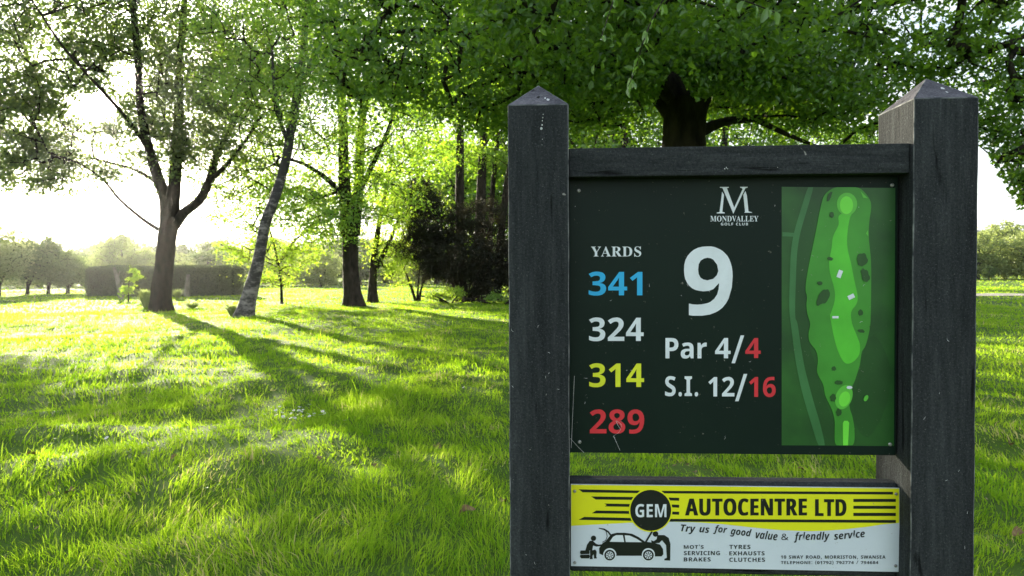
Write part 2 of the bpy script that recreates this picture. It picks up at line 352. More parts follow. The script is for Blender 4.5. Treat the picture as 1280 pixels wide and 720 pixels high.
SR236|8,0 8,9 22,11 31,16 36,25 37,40 37,189 36,203 31,212 22,217 8,219 8,228 108,228 132,227 152,224 170,219 184,213 195,204 202,194 207,182 209,167 205,148 196,133 180,120 157,112 216,25 226,13 239,9 240,9 240,0 169,0 101,106 91,106 91,40 93,25 97,16 106,11 121,9 121,0|91,117 102,117 114,118 124,120 133,124 140,129 145,136 149,145 151,156 152,168 149,189 142,204 129,213 112,216 101,214 95,211 91,193
SD248|10,0 10,9 23,11 31,15 36,23 37,37 37,187 35,203 30,213 21,218 7,219 7,228 111,228 139,226 164,220 185,211 203,198 216,182 226,162 232,140 234,114 227,64 204,28 167,7 114,0|111,12 127,14 140,18 151,26 160,37 167,52 171,69 174,90 175,115 171,159 159,191 139,210 111,217 101,215 95,212 91,192 91,36 95,17 101,13
SS195|21,-5 21,79 31,79 36,62 41,47 48,35 56,25 65,17 75,12 86,8 98,7 115,10 128,18 137,30 139,45 138,55 133,65 124,73 112,80 81,95 68,103 56,110 46,118 38,126 32,135 28,144 26,155 25,166 27,185 34,201 44,215 58,225 74,231 92,233 115,231 141,224 146,223 150,222 157,225 160,233 170,233 170,160 161,160 155,177 147,192 136,205 124,214 111,220 97,222 82,220 70,213 62,203 60,190 62,178 69,168 94,151 127,136 159,117 169,106 175,94 180,66 177,46 169,29 157,15 140,4 131,0 120,-3 108,-4 96,-5 79,-4 63,0 49,5 42,6 35,4 31,-5
SM317|7,0 7,9 21,11 31,16 36,25 38,40 38,191 35,208 26,216 7,219 7,228 92,228 158,71 225,228 309,228 309,219 295,217 286,212 282,203 280,189 280,43 282,21 291,12 308,9 308,0 198,0 198,9 216,12 225,22 227,42 227,199 144,0 135,0 53,194 53,40 54,24 60,15 70,10 85,9 85,0
SO263|130,-5 118,-5 106,-3 95,0 84,4 74,9 64,15 55,21 47,29 40,37 33,46 27,56 22,67 19,78 16,89 14,101 14,114 14,126 16,138 19,150 22,161 27,171 33,181 40,190 47,199 56,206 65,213 75,219 85,224 96,228 108,231 120,232 133,233 145,232 157,231 168,228 179,224 189,219 198,213 207,207 216,199 223,191 230,182 235,172 240,162 244,150 247,139 249,127 249,114 249,101 247,89 244,78 240,67 235,56 230,46 223,37 215,29 207,21 198,15 188,9 177,4 166,0 155,-3 143,-5|132,6 157,13 175,33 186,67 190,114 189,139 186,160 181,179 174,194 165,206 155,215 143,220 130,222 105,215 87,195 76,161 73,114 74,89 77,67 82,49 89,34 97,22 108,13 119,8
SN247|201,-5 53,175 53,39 55,24 59,15 68,11 83,9 83,0 9,0 9,9 27,12 36,21 38,39 38,194 18,217 9,219 9,228 78,228 195,84 195,189 193,207 184,216 166,219 166,228 240,228 240,219 225,217 217,212 212,203 211,188 211,-5
SV214|106,-6 22,190 11,210 4,216 -7,219 -7,228 105,228 105,219 83,216 78,212 76,205 81,189 129,72 174,189 177,204 176,212 171,216 149,219 149,228 221,228 221,219 212,218 204,214 191,191 115,-6
SL213|8,0 8,9 22,11 31,16 36,25 37,40 37,189 36,204 31,212 22,217 8,219 8,228 125,228 125,219 104,217 98,214 94,208 91,189 91,41 93,24 100,16 117,14 128,14 139,15 149,17 157,20 172,28 185,40 190,47 195,56 200,66 204,77 214,77 201,0
SE221|7,0 7,8 22,10 31,15 36,24 38,39 38,184 36,202 31,213 22,218 8,219 8,228 199,228 199,160 192,160 189,174 184,186 178,196 170,203 160,208 148,212 133,214 116,215 100,214 93,208 91,194 91,123 97,123 116,126 130,134 134,141 138,150 142,160 144,173 152,173 152,59 144,59 137,91 130,100 120,107 93,111 91,111 91,34 93,23 96,17 115,14 127,14 138,15 148,17 157,19 172,27 185,37 196,52 206,72 215,72 201,0
P/149|145,286 38,0 4,0 111,286
P.107|29,22 31,34 36,43 44,47 53,49 63,47 71,43 77,34 79,22 77,9 71,1 63,-4 53,-6 44,-4 36,1 31,9
P,107|77,42 68,12 56,-21 43,-52 16,-52 24,-19 31,15 36,47 74,47
P:107|29,22 31,34 36,43 44,47 53,49 63,47 71,43 77,34 79,22 77,9 71,1 63,-4 53,-6 44,-4 36,1 31,9|29,193 31,206 36,215 44,219 53,221 63,219 71,215 77,206 79,193 77,181 71,172 63,168 53,166 44,168 36,172 31,181
P(120|16,110 16,126 18,142 20,158 22,174 26,189 30,205 36,219 42,234 49,248 57,261 65,274 75,286 108,286 95,267 84,247 74,225 66,203 60,180 55,157 53,134 52,110 52,95 53,79 55,64 58,49 62,34 66,19 71,4 77,-10 84,-24 91,-37 99,-51 108,-63 75,-63 65,-51 57,-39 49,-25 42,-12 36,2 30,17 26,32 22,47 20,62 18,78 16,94
P)120|104,110 104,94 103,78 101,62 98,47 95,32 90,17 85,2 79,-12 72,-25 64,-39 55,-51 45,-63 12,-63 21,-51 29,-37 37,-24 43,-10 49,4 54,19 59,34 62,49 65,64 67,79 68,95 69,110 68,126 67,142 65,157 62,173 59,188 54,203 49,218 43,233 37,247 29,260 21,274 12,286 45,286 55,274 64,261 72,248 79,234 85,219 90,205 95,189 98,174 101,158 103,142 104,126
P&294|122,291 142,289 159,283 173,274 183,262 189,247 191,229 190,217 187,206 182,195 175,186 166,177 157,169 146,161 134,154 211,79 228,108 239,143 275,143 259,95 254,85 248,75 241,66 234,57 293,0 245,0 210,34 183,14 151,1 111,-4 98,-3 86,-2 74,1 64,5 54,10 46,16 38,23 32,32 27,41 24,51 22,62 21,75 23,94 29,110 38,124 50,136 83,159 67,179 53,201 48,228 50,246 57,262 68,274 82,283 91,287 101,289 111,290|104,137 80,120 64,101 60,89 58,76 62,56 73,40 81,35 90,31 101,28 113,27 125,28 137,29 147,32 157,36 188,56|121,262 105,260 93,253 85,242 83,229 85,215 90,202 112,175 123,182 133,188 140,194 146,201 154,214 156,229 154,242 147,253 135,260
P'90|64,286 56,183 34,183 26,286
"""

# ================================================================ THE HOLE SIGN
GLYPHS = {}
for _l in GLYPH_TEXT.strip('\n').split('\n'):
    _p = _l.split('|')
    GLYPHS[_l[:2]] = (int(_p[0][2:]), [[tuple(map(int, q.split(','))) for q in c.split(' ')] for c in _p[1:]])

PA = Vector((0.0441, 1.122, 0)); PB = Vector((0.6894, 1.087, 0))
S_MID = (PA + PB) / 2
S_ROT = math.atan2((PB - PA).y, (PB - PA).x)
S_HALF = (PB - PA).length / 2
SM = Matrix.Translation(S_MID) @ Matrix.Rotation(S_ROT, 4, 'Z')
SMI = SM.inverted()
def face(px, py, d=0.0):
    """the point (x, z) of the sign's own frame, on the board standing d behind the post fronts, that a photograph pixel shows"""
    o = SMI @ CP; dr = SMI.to_3x3() @ ray(px, py)
    k = (d - o.y) / dr.y
    p = o + dr * k
    return (p.x, p.z)

def flat(name, contours, mat, parent, y, label=None):
    """thin printed shape: outlines (with holes) in the board's x, z, laid on the board at depth y"""
    V, Fc = [], []
    for group in contours:
        poly = [[Vector((p[0], p[1], 0)) for p in c] for c in group]
        tris = tessellate_polygon(poly)
        base = len(V)
        fl = [p for c in group for p in c]
        V += [(p[0], y, p[1]) for p in fl]
        for t in tris:
            a, b, c = (fl[i] for i in t)
            cr = (b[0] - a[0]) * (c[1] - a[1]) - (b[1] - a[1]) * (c[0] - a[0])
            if abs(cr) < 1e-12: continue
            Fc.append(tuple(base + i for i in (t if cr > 0 else t[::-1])))
    o = link(name, pymesh(name, V, Fc), mat, parent)
    if label: o['label'] = label
    return o

def text_shapes(s, style, bbox, d, spacing=0, rot=0.0, wide=None):
    """glyph outlines fitted into a pixel box (x0, y0, x1, y1) of the photograph"""
    out, x = [], 0
    for ch in s:
        if ch == ' ': x += 130 + spacing; continue
        key = style + ch
        if key not in GLYPHS: key = 'P' + ch
        adv, cs = GLYPHS[key]
        # each outer ring with its holes
        out.append([[(px + x, py) for px, py in c] for c in cs]); x += adv + spacing
    xs = [p[0] for g in out for c in g for p in c]; ys = [p[1] for g in out for c in g for p in c]
    x0, x1, y0, y1 = min(xs), max(xs), min(ys), max(ys)
    bx0, by0, bx1, by1 = bbox
    ctr = ((bx0 + bx1) / 2, (by0 + by1) / 2)
    def f(p):
        qx = bx0 + (p[0] - x0) / (x1 - x0) * (bx1 - bx0)
        qy = by1 - (p[1] - y0) / (y1 - y0) * (by1 - by0)
        if rot:
            dx, dy = qx - ctr[0], qy - ctr[1]
            c_, s_ = math.cos(rot), math.sin(rot)
            qx, qy = ctr[0] + c_ * dx - s_ * dy, ctr[1] + s_ * dx + c_ * dy
        return face(qx, qy, d)
    return [[[f(p) for p in c] for c in g] for g in out]

def build_sign():
    import bmesh
    root = empty('golf_hole_sign', S_MID, S_ROT)
    tag(root, 'black timber golf hole sign with a big white 9 above a yellow garage advert', 'sign')
    # ---- weathered black paint on timber
    def timber(name, stretch, worn=0.5):
        m, nt, out = mat_new(name)
        b = nt.nodes.new('ShaderNodeBsdfPrincipled')
        tc = nt.nodes.new('ShaderNodeTexCoord')
        mp_ = nt.nodes.new('ShaderNodeMapping'); mp_.inputs['Scale'].default_value = stretch
        nt.links.new(tc.outputs['Object'], mp_.inputs[0])
        def nn(sc_, det, src=mp_.outputs[0], rg=0.6, dist=0.0):
            n = nt.nodes.new('ShaderNodeTexNoise'); n.inputs['Scale'].default_value = sc_; n.inputs['Detail'].default_value = det
            n.inputs['Roughness'].default_value = rg; n.inputs['Distortion'].default_value = dist
            nt.links.new(src, n.inputs[0]); return n
        def rr(src, st):
            r_ = nt.nodes.new('ShaderNodeValToRGB'); el = r_.color_ramp.elements
            el[0].position, el[0].color = st[0][0], c4(st[0][1]); el[1].position, el[1].color = st[-1][0], c4(st[-1][1])
            for p, c in st[1:-1]:
                e = el.new(p); e.color = c4(c)
            nt.links.new(src, r_.inputs[0]); return r_
        grain = nn(60, 8, rg=0.7, src=mp_.outputs[0])
        peb = nn(260, 6, src=tc.outputs['Object'], rg=0.6)
        base = rr(grain.outputs[0], [(0.28, (0.021, 0.0245, 0.026)), (0.5, (0.034, 0.0385, 0.041)), (0.74, (0.056, 0.062, 0.065))])
        big = nn(9, 5); bigr = rr(big.outputs[0], [(0.35, (0.6, 0.6, 0.6)), (0.7, (1.35, 1.33, 1.3))])
        mul = nt.nodes.new('ShaderNodeMixRGB'); mul.blend_type = 'MULTIPLY'; mul.inputs[0].default_value = 1
        nt.links.new(base.outputs[0], mul.inputs[1]); nt.links.new(bigr.outputs[0], mul.inputs[2])
        pebr = rr(peb.outputs[0], [(0.34, (0.72, 0.72, 0.73)), (0.66, (1.25, 1.25, 1.25))])
        mul2 = nt.nodes.new('ShaderNodeMixRGB'); mul2.blend_type = 'MULTIPLY'; mul2.inputs[0].default_value = 1
        nt.links.new(mul.outputs[0], mul2.inputs[1]); nt.links.new(pebr.outputs[0], mul2.inputs[2]); mul = mul2
        # fine pale specks of dust and bare grain
        sp = nn(420, 3, src=tc.outputs['Object'], rg=0.5, dist=0.8)
        spr = rr(sp.outputs[0], [(0.60, (0, 0, 0)), (0.78, (worn, worn, worn))])
        m2 = nt.nodes.new('ShaderNodeMixRGB'); m2.inputs[2].default_value = (0.20, 0.21, 0.21, 1)
        nt.links.new(spr.outputs[0], m2.inputs[0]); nt.links.new(mul.outputs[0], m2.inputs[1])
        sp2 = nn(38, 2, src=tc.outputs['Object'], rg=0.5, dist=2.0)
        spr2 = rr(sp2.outputs[0], [(0.765, (0, 0, 0)), (0.79, (0.8, 0.8, 0.8))])
        m3 = nt.nodes.new('ShaderNodeMixRGB'); m3.inputs[2].default_value = (0.34, 0.33, 0.30, 1)
        nt.links.new(spr2.outputs[0], m3.inputs[0]); nt.links.new(m2.outputs[0], m3.inputs[1])
        nt.links.new(m3.outputs[0], b.inputs['Base Color'])
        b.inputs['Roughness'].default_value = 0.85; b.inputs['Specular IOR Level'].default_value = 0.12
        crack = nn(34, 3, rg=0.45, dist=0.3)
        ckr = rr(crack.outputs[0], [(0.30, (0, 0, 0)), (0.36, (1, 1, 1))])
        cd = nt.nodes.new('ShaderNodeMixRGB'); cd.blend_type = 'MULTIPLY'; cd.inputs[0].default_value = 0.75
        nt.links.new(m3.outputs[0], cd.inputs[1]); nt.links.new(ckr.outputs[0], cd.inputs[2]); nt.links.new(cd.outputs[0], b.inputs['Base Color'])
        h = nt.nodes.new('ShaderNodeMixRGB'); h.blend_type = 'MULTIPLY'; h.inputs[0].default_value = 0.7
        nt.links.new(grain.outputs[0], h.inputs[1]); nt.links.new(ckr.outputs[0], h.inputs[2])
        fine = peb
        h2 = nt.nodes.new('ShaderNodeMixRGB'); h2.blend_type = 'ADD'; h2.inputs[0].default_value = 0.8
        nt.links.new(h.outputs[0], h2.inputs[1]); nt.links.new(fine.outputs[0], h2.inputs[2])
        bp = nt.nodes.new('ShaderNodeBump'); bp.inputs['Strength'].default_value = 0.9; bp.inputs['Distance'].default_value = 0.0022
        nt.links.new(h2.outputs[0], bp.inputs['Height']); nt.links.new(bp.outputs[0], b.inputs['Normal'])
        nt.links.new(b.outputs[0], out.inputs[0])
        return m
    m_post = timber('black_paint_on_upright_timber', (1.6, 1.6, 0.16), 0.5)
    m_rail = timber('black_paint_on_level_timber', (0.16, 1.6, 1.6), 0.4)
    m_dark = noise_mat('dark_stained_board', [(0.3, (0.010, 0.011, 0.011)), (0.7, (0.02, 0.022, 0.022))], scale=40, rough=0.7)
    m_screw = noise_mat('dull_steel', [(0.3, (0.25, 0.25, 0.24)), (0.7, (0.5, 0.5, 0.48))], scale=300, rough=0.35)
    m_screw.node_tree.nodes['Principled BSDF'].inputs['Metallic'].default_value = 0.7
    m_drop = noise_mat('bird_dropping', [(0.3, (0.35, 0.36, 0.36)), (0.7, (0.75, 0.76, 0.76))], scale=200, rough=0.8)
    m_edge = noise_mat('painted_rim_light_edge', [(0.36, (0.03, 0.035, 0.04)), (0.72, (0.24, 0.25, 0.24))], scale=45, rough=0.8)  # rim light on the bevelled edges, put into their colour
    m_cap = timber('painted_sky_light_cap', (1, 1, 1), 0.5)  # caps coloured paler than the posts, imitating sky light from above
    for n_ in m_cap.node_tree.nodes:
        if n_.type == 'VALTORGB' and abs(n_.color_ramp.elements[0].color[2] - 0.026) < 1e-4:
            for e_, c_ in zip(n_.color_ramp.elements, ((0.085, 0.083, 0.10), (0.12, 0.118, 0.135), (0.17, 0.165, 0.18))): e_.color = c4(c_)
    PW, PD = 0.0497, 0.118
    def post(cx, top, seed):
        bm = bmesh.new()
        z1 = top
        vs = [bm.verts.new((cx + sx * PW, y, z)) for z in (-0.35, z1) for (sx, y) in ((-1, 0), (1, 0), (1, PD), (-1, PD))]
        ap = bm.verts.new((cx, PD / 2, z1 + 0.047))
        bm.faces.new((vs[3], vs[2], vs[1], vs[0]))
        for k in range(4):
            bm.faces.new((vs[k], vs[(k + 1) % 4], vs[4 + (k + 1) % 4], vs[4 + k]))
            bm.faces.new((vs[4 + k], vs[4 + (k + 1) % 4], ap))
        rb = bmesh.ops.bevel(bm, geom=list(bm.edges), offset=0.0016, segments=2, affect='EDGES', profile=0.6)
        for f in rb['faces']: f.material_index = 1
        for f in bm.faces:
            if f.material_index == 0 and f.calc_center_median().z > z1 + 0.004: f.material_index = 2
        # long edges are cut up so that they can be a little uneven, as sawn timber is
        me = bpy.data.meshes.new('post'); 
        geom = bm.verts[:] + bm.edges[:] + bm.faces[:]
        for zc in np.arange(0.02, z1 - 0.01, 0.035):
            g = bmesh.ops.bisect_plane(bm, geom=bm.verts[:] + bm.edges[:] + bm.faces[:], plane_co=(0, 0, zc), plane_no=(0, 0, 1))
        rs = random.Random(seed)
        for v in bm.verts:
            if v.co.z < z1 - 0.01:
                v.co.x += 0.00035 * math.sin(v.co.z * 37 + seed + (3 if v.co.x > cx else 0)) + rs.uniform(-.0002, .0002)
                v.co.y += rs.uniform(-.0002, .0002)
        bm.to_mesh(me); bm.free()
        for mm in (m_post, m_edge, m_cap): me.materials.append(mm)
        return link('post', me, None, root)
    zl = face(673, 130.5)[1]; zr = face(1181, 122)[1]
    pl = post(-S_HALF, zl, 1); pr = post(S_HALF, zr, 2)
    pl['label'] = 'square post with a pyramid top, at the end of the sign nearest the birch'
    pr['label'] = 'square post with a pyramid top, its inner side lit by the sun'
    xi = S_HALF - PW - 0.0006
    zt0, zt1 = face(900, 219, 0.010)[1], face(900, 182.5, 0.010)[1]
    me = box_mesh('top_rail', (-xi, 0.010, zt0), (xi, 0.062, zt1), 0.0018)
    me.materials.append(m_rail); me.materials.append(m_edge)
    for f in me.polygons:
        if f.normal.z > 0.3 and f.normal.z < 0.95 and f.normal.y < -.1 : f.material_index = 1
    link('top_rail', me, None, root)
    zb1, zb0 = face(900, 601.5, 0.040)[1], face(900, 718, 0.040)[1]
    link('lower_rail', box_mesh('lower_rail', (-xi, 0.0400, zb0), (xi, 0.068, zb1), 0.005, 3), m_rail, root)
    # backing board and the printed course panel
    D1 = 0.0400
    x0 = -xi + 0.001; x1 = face(1121.5, 300, D1)[0]
    zc0 = face(900, 567.3, D1)[1]; zc1 = zt0 + 0.012
    link('backing_board', box_mesh('backing_board', (-xi, D1 + 0.0045, zc0 + 0.001), (xi, 0.060, zt0 + 0.004), 0.001), m_dark, root)
    m_panel = print_mat('green_black_print', (0.009, 0.020, 0.0145), 0.4, (0.007, 0.016, 0.0125), 6)
    m_panel.node_tree.nodes['Principled BSDF'].inputs['Specular IOR Level'].default_value = 0.12
    panel = link('course_panel', box_mesh('course_panel', (x0, D1, zc0), (x1, D1 + 0.004, zt0 + 0.003), 0.0006), m_panel, root)
    W = print_mat('white_print', (0.80, 0.86, 0.90), 0.4); B_ = print_mat('blue_print', (0.02, 0.46, 0.84), 0.4)
    Y_ = print_mat('yellow_print', (0.82, 0.86, 0.03), 0.4); R_ = print_mat('red_print', (0.74, 0.035, 0.05), 0.4)
    K_ = print_mat('black_print', (0.008, 0.011, 0.010), 0.4)
    e = 0.00025
    def T(name, s, style, box, m=W, d=D1, lay=1, par=None, **kw):
        return flat(name, text_shapes(s, style, box, d, **kw), m, par or panel, d - e * lay)
    T('word', 'YARDS', 'S', (738.8, 308, 801.5, 320.8), spacing=10)
    T('number', '341', 'B', (735.8, 339.5, 803, 369.5), B_)
    T('number', '324', 'B', (736.3, 396.8, 804.5, 426.5))
    T('number', '314', 'B', (736.5, 454, 805, 484), Y_)
    T('number', '289', 'B', (737.3, 511.6, 805.3, 542), R_)
    T('number', '9', 'B', (855, 308, 915.8, 394.6))
    T('word', 'Par', 'B', (831.8, 422.5, 883.5, 448.2)); T('number', '4', 'B', (893.8, 422.5, 913.2, 447.8))
    T('number', '4', 'B', (931.6, 422.5, 950.8, 447.5), R_)
    T('word', 'S.I.', 'B', (831.2, 470, 872.6, 495.6)); T('number', '12', 'B', (885.4, 471, 918, 495.5))
    T('number', '16', 'B', (936.4, 471, 969.6, 496.3), R_)
    for (a, b, c, d_) in ((914.3, 930.2, 419.2, 454), (918.8, 934, 467.4, 501.5)):
        flat('slash', [[[face(*p, D1) for p in ((a, d_), (a + 4.4, d_), (b, c), (b - 4.4, c))]]], W, panel, D1 - e)
    q = lambda pts, ox, oy, s: [face(ox + u / s, oy + v / s, D1) for u, v in pts]
    lg = [[q([(230, 66), (358, 66), (358, 78), (332, 84), (438, 365), (558, 100), (550, 84), (525, 78), (525, 64), (632, 64), (632, 76), (600, 84), (425, 455), (272, 90), (262, 80), (230, 78)], 880, 228, 11.61)],
          [q([(262, 135), (290, 180), (266, 425), (300, 438), (300, 450), (185, 450), (185, 438), (225, 430)], 880, 228, 11.61)],
          [q([(600, 125), (622, 190), (645, 420), (695, 433), (695, 440), (585, 440), (595, 425), (570, 180)], 880, 228, 11.61)]]
    flat('club_emblem', lg, W, panel, D1 - e)
    T('word', 'MONDVALLEY', 'S', (887.9, 269.8, 948, 277), spacing=5)
    T('word', 'GOLF', 'B', (901, 278.4, 916.5, 281.8), spacing=45); T('word', 'CLUB', 'B', (920, 278.4, 935, 281.8), spacing=45)
    # ---- the little course map
    def pat(name, c, c2, s=14): return print_mat(name, tuple(v * 1.12 for v in c), 0.4, tuple(v * 1.05 for v in c2), s)
    g_bg = pat('map_dark_green', srgb(38, 88, 32), srgb(24, 66, 26)); g_path = pat('map_track_green', srgb(58, 112, 62), srgb(48, 98, 52))
    g_mid = pat('map_rough_green', srgb(62, 140, 44), srgb(54, 126, 38)); g_fair = pat('map_fairway_green', srgb(84, 186, 50), srgb(72, 166, 44))
    g_green = pat('map_putting_green', srgb(112, 212, 66), srgb(104, 204, 60)); g_ring = pat('map_apron_green', srgb(92, 180, 62), srgb(82, 170, 54))
    g_tree = pat('map_tree_green', srgb(36, 84, 30), srgb(30, 68, 26)); g_tree2 = pat('map_wood_green', srgb(30, 76, 28), srgb(26, 66, 26))
    mapo = flat('course_map', [[[face(*p, D1) for p in ((977, 556.5), (1117.3, 557.5), (1119, 235), (977, 233.5))]]], g_bg, panel, D1 - e)
    za = lambda u, v: (970 + u / 4.116, 225 + v / 4.114)
    zb = lambda u, v: (970 + u / 4.116, 390 + v / 4.114)
    def smooth(pts, k=4):
        n = len(pts); o = []
        for i in range(n):
            p0, p1, p2, p3 = (pts[(i + j - 1) % n] for j in range(4))
            for s in range(k):
                t = s / k
                o.append(tuple(0.5 * ((2 * p1[c]) + (-p0[c] + p2[c]) * t + (2 * p0[c] - 5 * p1[c] + 4 * p2[c] - p3[c]) * t * t + (-p0[c] + 3 * p1[c] - 3 * p2[c] + p3[c]) * t ** 3) for c in (0, 1)))
        return o
    def shape(name, pts, m, lay, sm=True):
        pts = smooth(pts) if sm else pts
        pts = [(min(max(x, 977.6), 1118.2), min(max(y, 234.2), 556.5)) for x, y in pts]
        return flat(name, [[[face(*p, D1) for p in pts]]], m, panel, D1 - e * lay)
    # darker woods
    shape('map_wood', [za(105, 38), za(235, 38), za(200, 230), za(165, 420), za(140, 560), za(150, 715), zb(165, 150), zb(205, 280), zb(240, 420), zb(290, 560), zb(300, 686), zb(250, 686), zb(190, 500), zb(130, 260), zb(100, 60), za(95, 560), za(100, 400), za(130, 230), za(165, 100)], g_tree2, 2)
    shape('map_wood', [zb(450, 200), zb(500, 120), zb(560, 200), zb(590, 330), zb(560, 500), zb(480, 640), zb(420, 600), zb(400, 500), zb(420, 360)], g_tree2, 2)
    shape('map_track', [za(165, 38), za(190, 38), za(160, 150), za(125, 270), za(108, 380), za(100, 560), za(98, 700), zb(110, 60), zb(128, 180), zb(150, 300), zb(190, 450), zb(225, 570), zb(250, 686), zb(218, 686), zb(170, 540), zb(130, 400), zb(100, 250), zb(80, 100), zb(68, 0), za(68, 560), za(75, 380), za(92, 270), za(130, 140)], g_path, 3)
    shape('map_track', [za(32, 268), za(92, 272), za(92, 292), za(32, 290)], g_path, 4, False)
    shape('map_rough', [za(250, 75), za(300, 40), za(360, 36), za(420, 40), za(452, 62), za(480, 100), za(488, 140), za(478, 220), za(476, 300), za(487, 420), za(488, 560), za(485, 720), zb(476, 110), zb(458, 175), zb(440, 205), zb(428, 275), zb(405, 350), zb(385, 400), zb(376, 480), zb(392, 540), zb(402, 610), zb(392, 684), zb(310, 684), zb(300, 620), zb(300, 560), zb(285, 500), zb(252, 430), zb(240, 370), zb(210, 310), zb(214, 250), zb(205, 200), zb(172, 155), zb(166, 110), zb(174, 60), zb(160, 10), za(155, 640), za(158, 600), za(150, 555), za(165, 450), za(190, 330), za(210, 230), za(230, 130)], g_mid, 5)
    shape('map_fairway', [za(325, 180), za(320, 230), za(292, 290), za(284, 350), za(272, 420), za(276, 480), za(298, 560), za(300, 620), za(278, 690), zb(275, 10), zb(290, 100), zb(310, 180), zb(335, 240), zb(362, 265), zb(395, 255), zb(425, 220), zb(430, 170), zb(413, 120), zb(390, 60), zb(385, 0), za(410, 640), za(418, 600), za(400, 510), za(384, 430), za(366, 350), za(365, 280), za(380, 190), za(405, 150)], g_fair, 6)
    def ell(cx, cy, rx, ry, f=za, a=0.0, n=18, j=0.0, seed=0):
        rr_ = random.Random(seed); o = []
        for k in range(n):
            t = 2 * math.pi * k / n; r_ = 1 + rr_.uniform(-j, j)
            x, y = rx * r_ * math.cos(t), ry * r_ * math.sin(t)
            o.append(f(cx + x * math.cos(a) - y * math.sin(a), cy + x * math.sin(a) + y * math.cos(a)))
        return o
    shape('map_apron', ell(363, 124, 52, 58), g_ring, 7); shape('map_green', ell(360, 130, 34, 46), g_green, 8)
    shape('map_apron', ell(347, 437, 42, 64, zb, 0.35), g_ring, 7); shape('map_green', ell(350, 446, 28, 40, zb, 0.3), g_green, 8)
    shape('map_tee', [zb(342, 684), zb(341, 570), zb(348, 558), zb(366, 558), zb(374, 568), zb(368, 684)], g_green, 8, False)
    shape('map_bunker', [za(432, 58), za(470, 95), za(446, 92)], g_ring, 8, False); shape('map_bunker', [za(470, 258), za(472, 290), za(460, 275)], g_ring, 8, False)
    for k, (cx, cy, rx, ry, f, a) in enumerate(((440, 410, 27, 34, za, 0), (456, 490, 20, 36, za, -.3), (240, 602, 24, 48, za, .55), (284, 180, 12, 15, za, 0), (276, 405, 15, 10, za, .3), (223, 530, 13, 10, za, 0), (432, 682, 12, 16, za, 0), (435, 97, 20, 9, zb, .2), (295, 290, 12, 12, zb, 0), (291, 440, 16, 20, zb, 0), (320, 515, 15, 18, zb, 0), (272, 85, 9, 28, za, .4), (320, 362, 20, 12, zb, 0), (490, 75, 12, 8, zb, 0), (512, 120, 10, 9, zb, 0))):
        shape('map_tree', ell(cx, cy, rx, ry, f, a, 16, 0.16, k), g_tree, 9)
    for (cx, cy, wx, wy, a) in ((325, 483, 11, 20, .35), (384, 600, 17, 11, -.45), (303, 705, 16, 6, 0)):
        pts = [za(cx + x * math.cos(a) - y * math.sin(a), cy + x * math.sin(a) + y * math.cos(a)) for x, y in ((-wx, -wy), (-wx, wy), (wx, wy), (wx, -wy))]
        shape('map_marker', pts, W, 9, False)
    shape('map_marker', ell(375, 387, 15, 8, zb), W, 9)
    shape('map_marker', ell(460, 442, 10, 17, zb, .5), g_ring, 9)
    def screw(px, py, d, par, r=0.0032):
        import bmesh
        x, z = face(px, py, d)
        V = []; Fc = []
        n = 14
        for (rr_, yy) in ((1.0, 0.0), (0.95, -0.0009), (0.6, -0.0016), (0.18, -0.0017), (0.12, -0.0009)):
            for k in range(n):
                t = 2 * math.pi * k / n
                V.append((x + r * rr_ * math.cos(t), d + yy, z + r * rr_ * math.sin(t)))
        for s in range(4):
            for k in range(n): Fc.append((s * n + k, s * n + (k + 1) % n, (s + 1) * n + (k + 1) % n, (s + 1) * n + k))
        Fc.append(tuple(4 * n + k for k in range(n)))
        link('screw', pymesh('screw', V, Fc, True), m_screw, par)
    for (px, py) in ((723.5, 238.5), (1115, 231.5), (724.5, 552.5), (1112.5, 555.5)): screw(px, py, D1 - 0.0001, panel)
    # ---- the advert board on the lower rail
    D2 = 0.0355
    ax0, az1 = face(713.4, 606, D2); ax1, az0 = face(1124.3, 713, D2)
    az0l = face(713.4, 709.5, D2)[1]; az1r = face(1124.3, 609, D2)[1]
    adv = link('advert_board', box_mesh('advert_board', (ax0, D2, (az0 + az0l) / 2), (ax1, D2 + 0.004, (az1 + az1r) / 2 - .0006), 0.0003), print_mat('advert_white', (0.70, 0.76, 0.82), 0.35, (0.64, 0.70, 0.76), 12), root)
    def A(name, rings, m, lay=2, label=None):
        zt_ = (az1 + az1r) / 2 - .0009
        lim = lambda p: (p[0], min(p[1], zt_))
        o = flat(name, [[[lim(face(x, y, D2)) for x, y in c] for c in g] for g in rings], m, adv, D2 - e * lay)
        return o
    z1 = lambda u, v: (715 + u / 6.26, 600 + v / 6.26); z2 = lambda u, v: (840 + u / 6.26, 600 + v / 6.26); z3 = lambda u, v: (980 + u / 6.26, 600 + v / 6.26)
    xl, xr = 713.9, 1123.8
    m_yel = print_mat('advert_yellow', (0.86, 0.86, 0.014), 0.4, (0.78, 0.77, 0.012), 14)
    A('yellow_band', [[[(xl, 604.0), (xr, 606.0), (xr, 653.6), z3(780, 346), z3(650, 366), z3(450, 388), z3(300, 397), z3(200, 400), z3(0, 393), z2(800, 388), z2(600, 368), z2(400, 345), z2(200, 331), z2(0, 326), z1(600, 330), z1(450, 334), z1(300, 342), z1(150, 350), z1(0, 358), (xl, 657.3)]]], m_yel, 1)
    band = []
    def par4(a, b, c, d_): band.append([[a, b, c, d_]])
    par4(z1(52, 72), z1(530, 82), z1(515, 102), z1(84, 96)); par4(z1(700, 84), z3(852, 92), z3(852, 113), z1(720, 104))
    par4(z1(150, 128), z1(480, 132), z1(468, 155), z1(186, 152)); band.append([[z1(252, 183), z1(452, 187), z1(450, 209), z1(256, 206), z1(272, 195)]])
    par4(z1(190, 238), z1(448, 242), z1(452, 264), z1(155, 260)); par4(z1(95, 288), z1(458, 296), z1(468, 319), z1(52, 311))
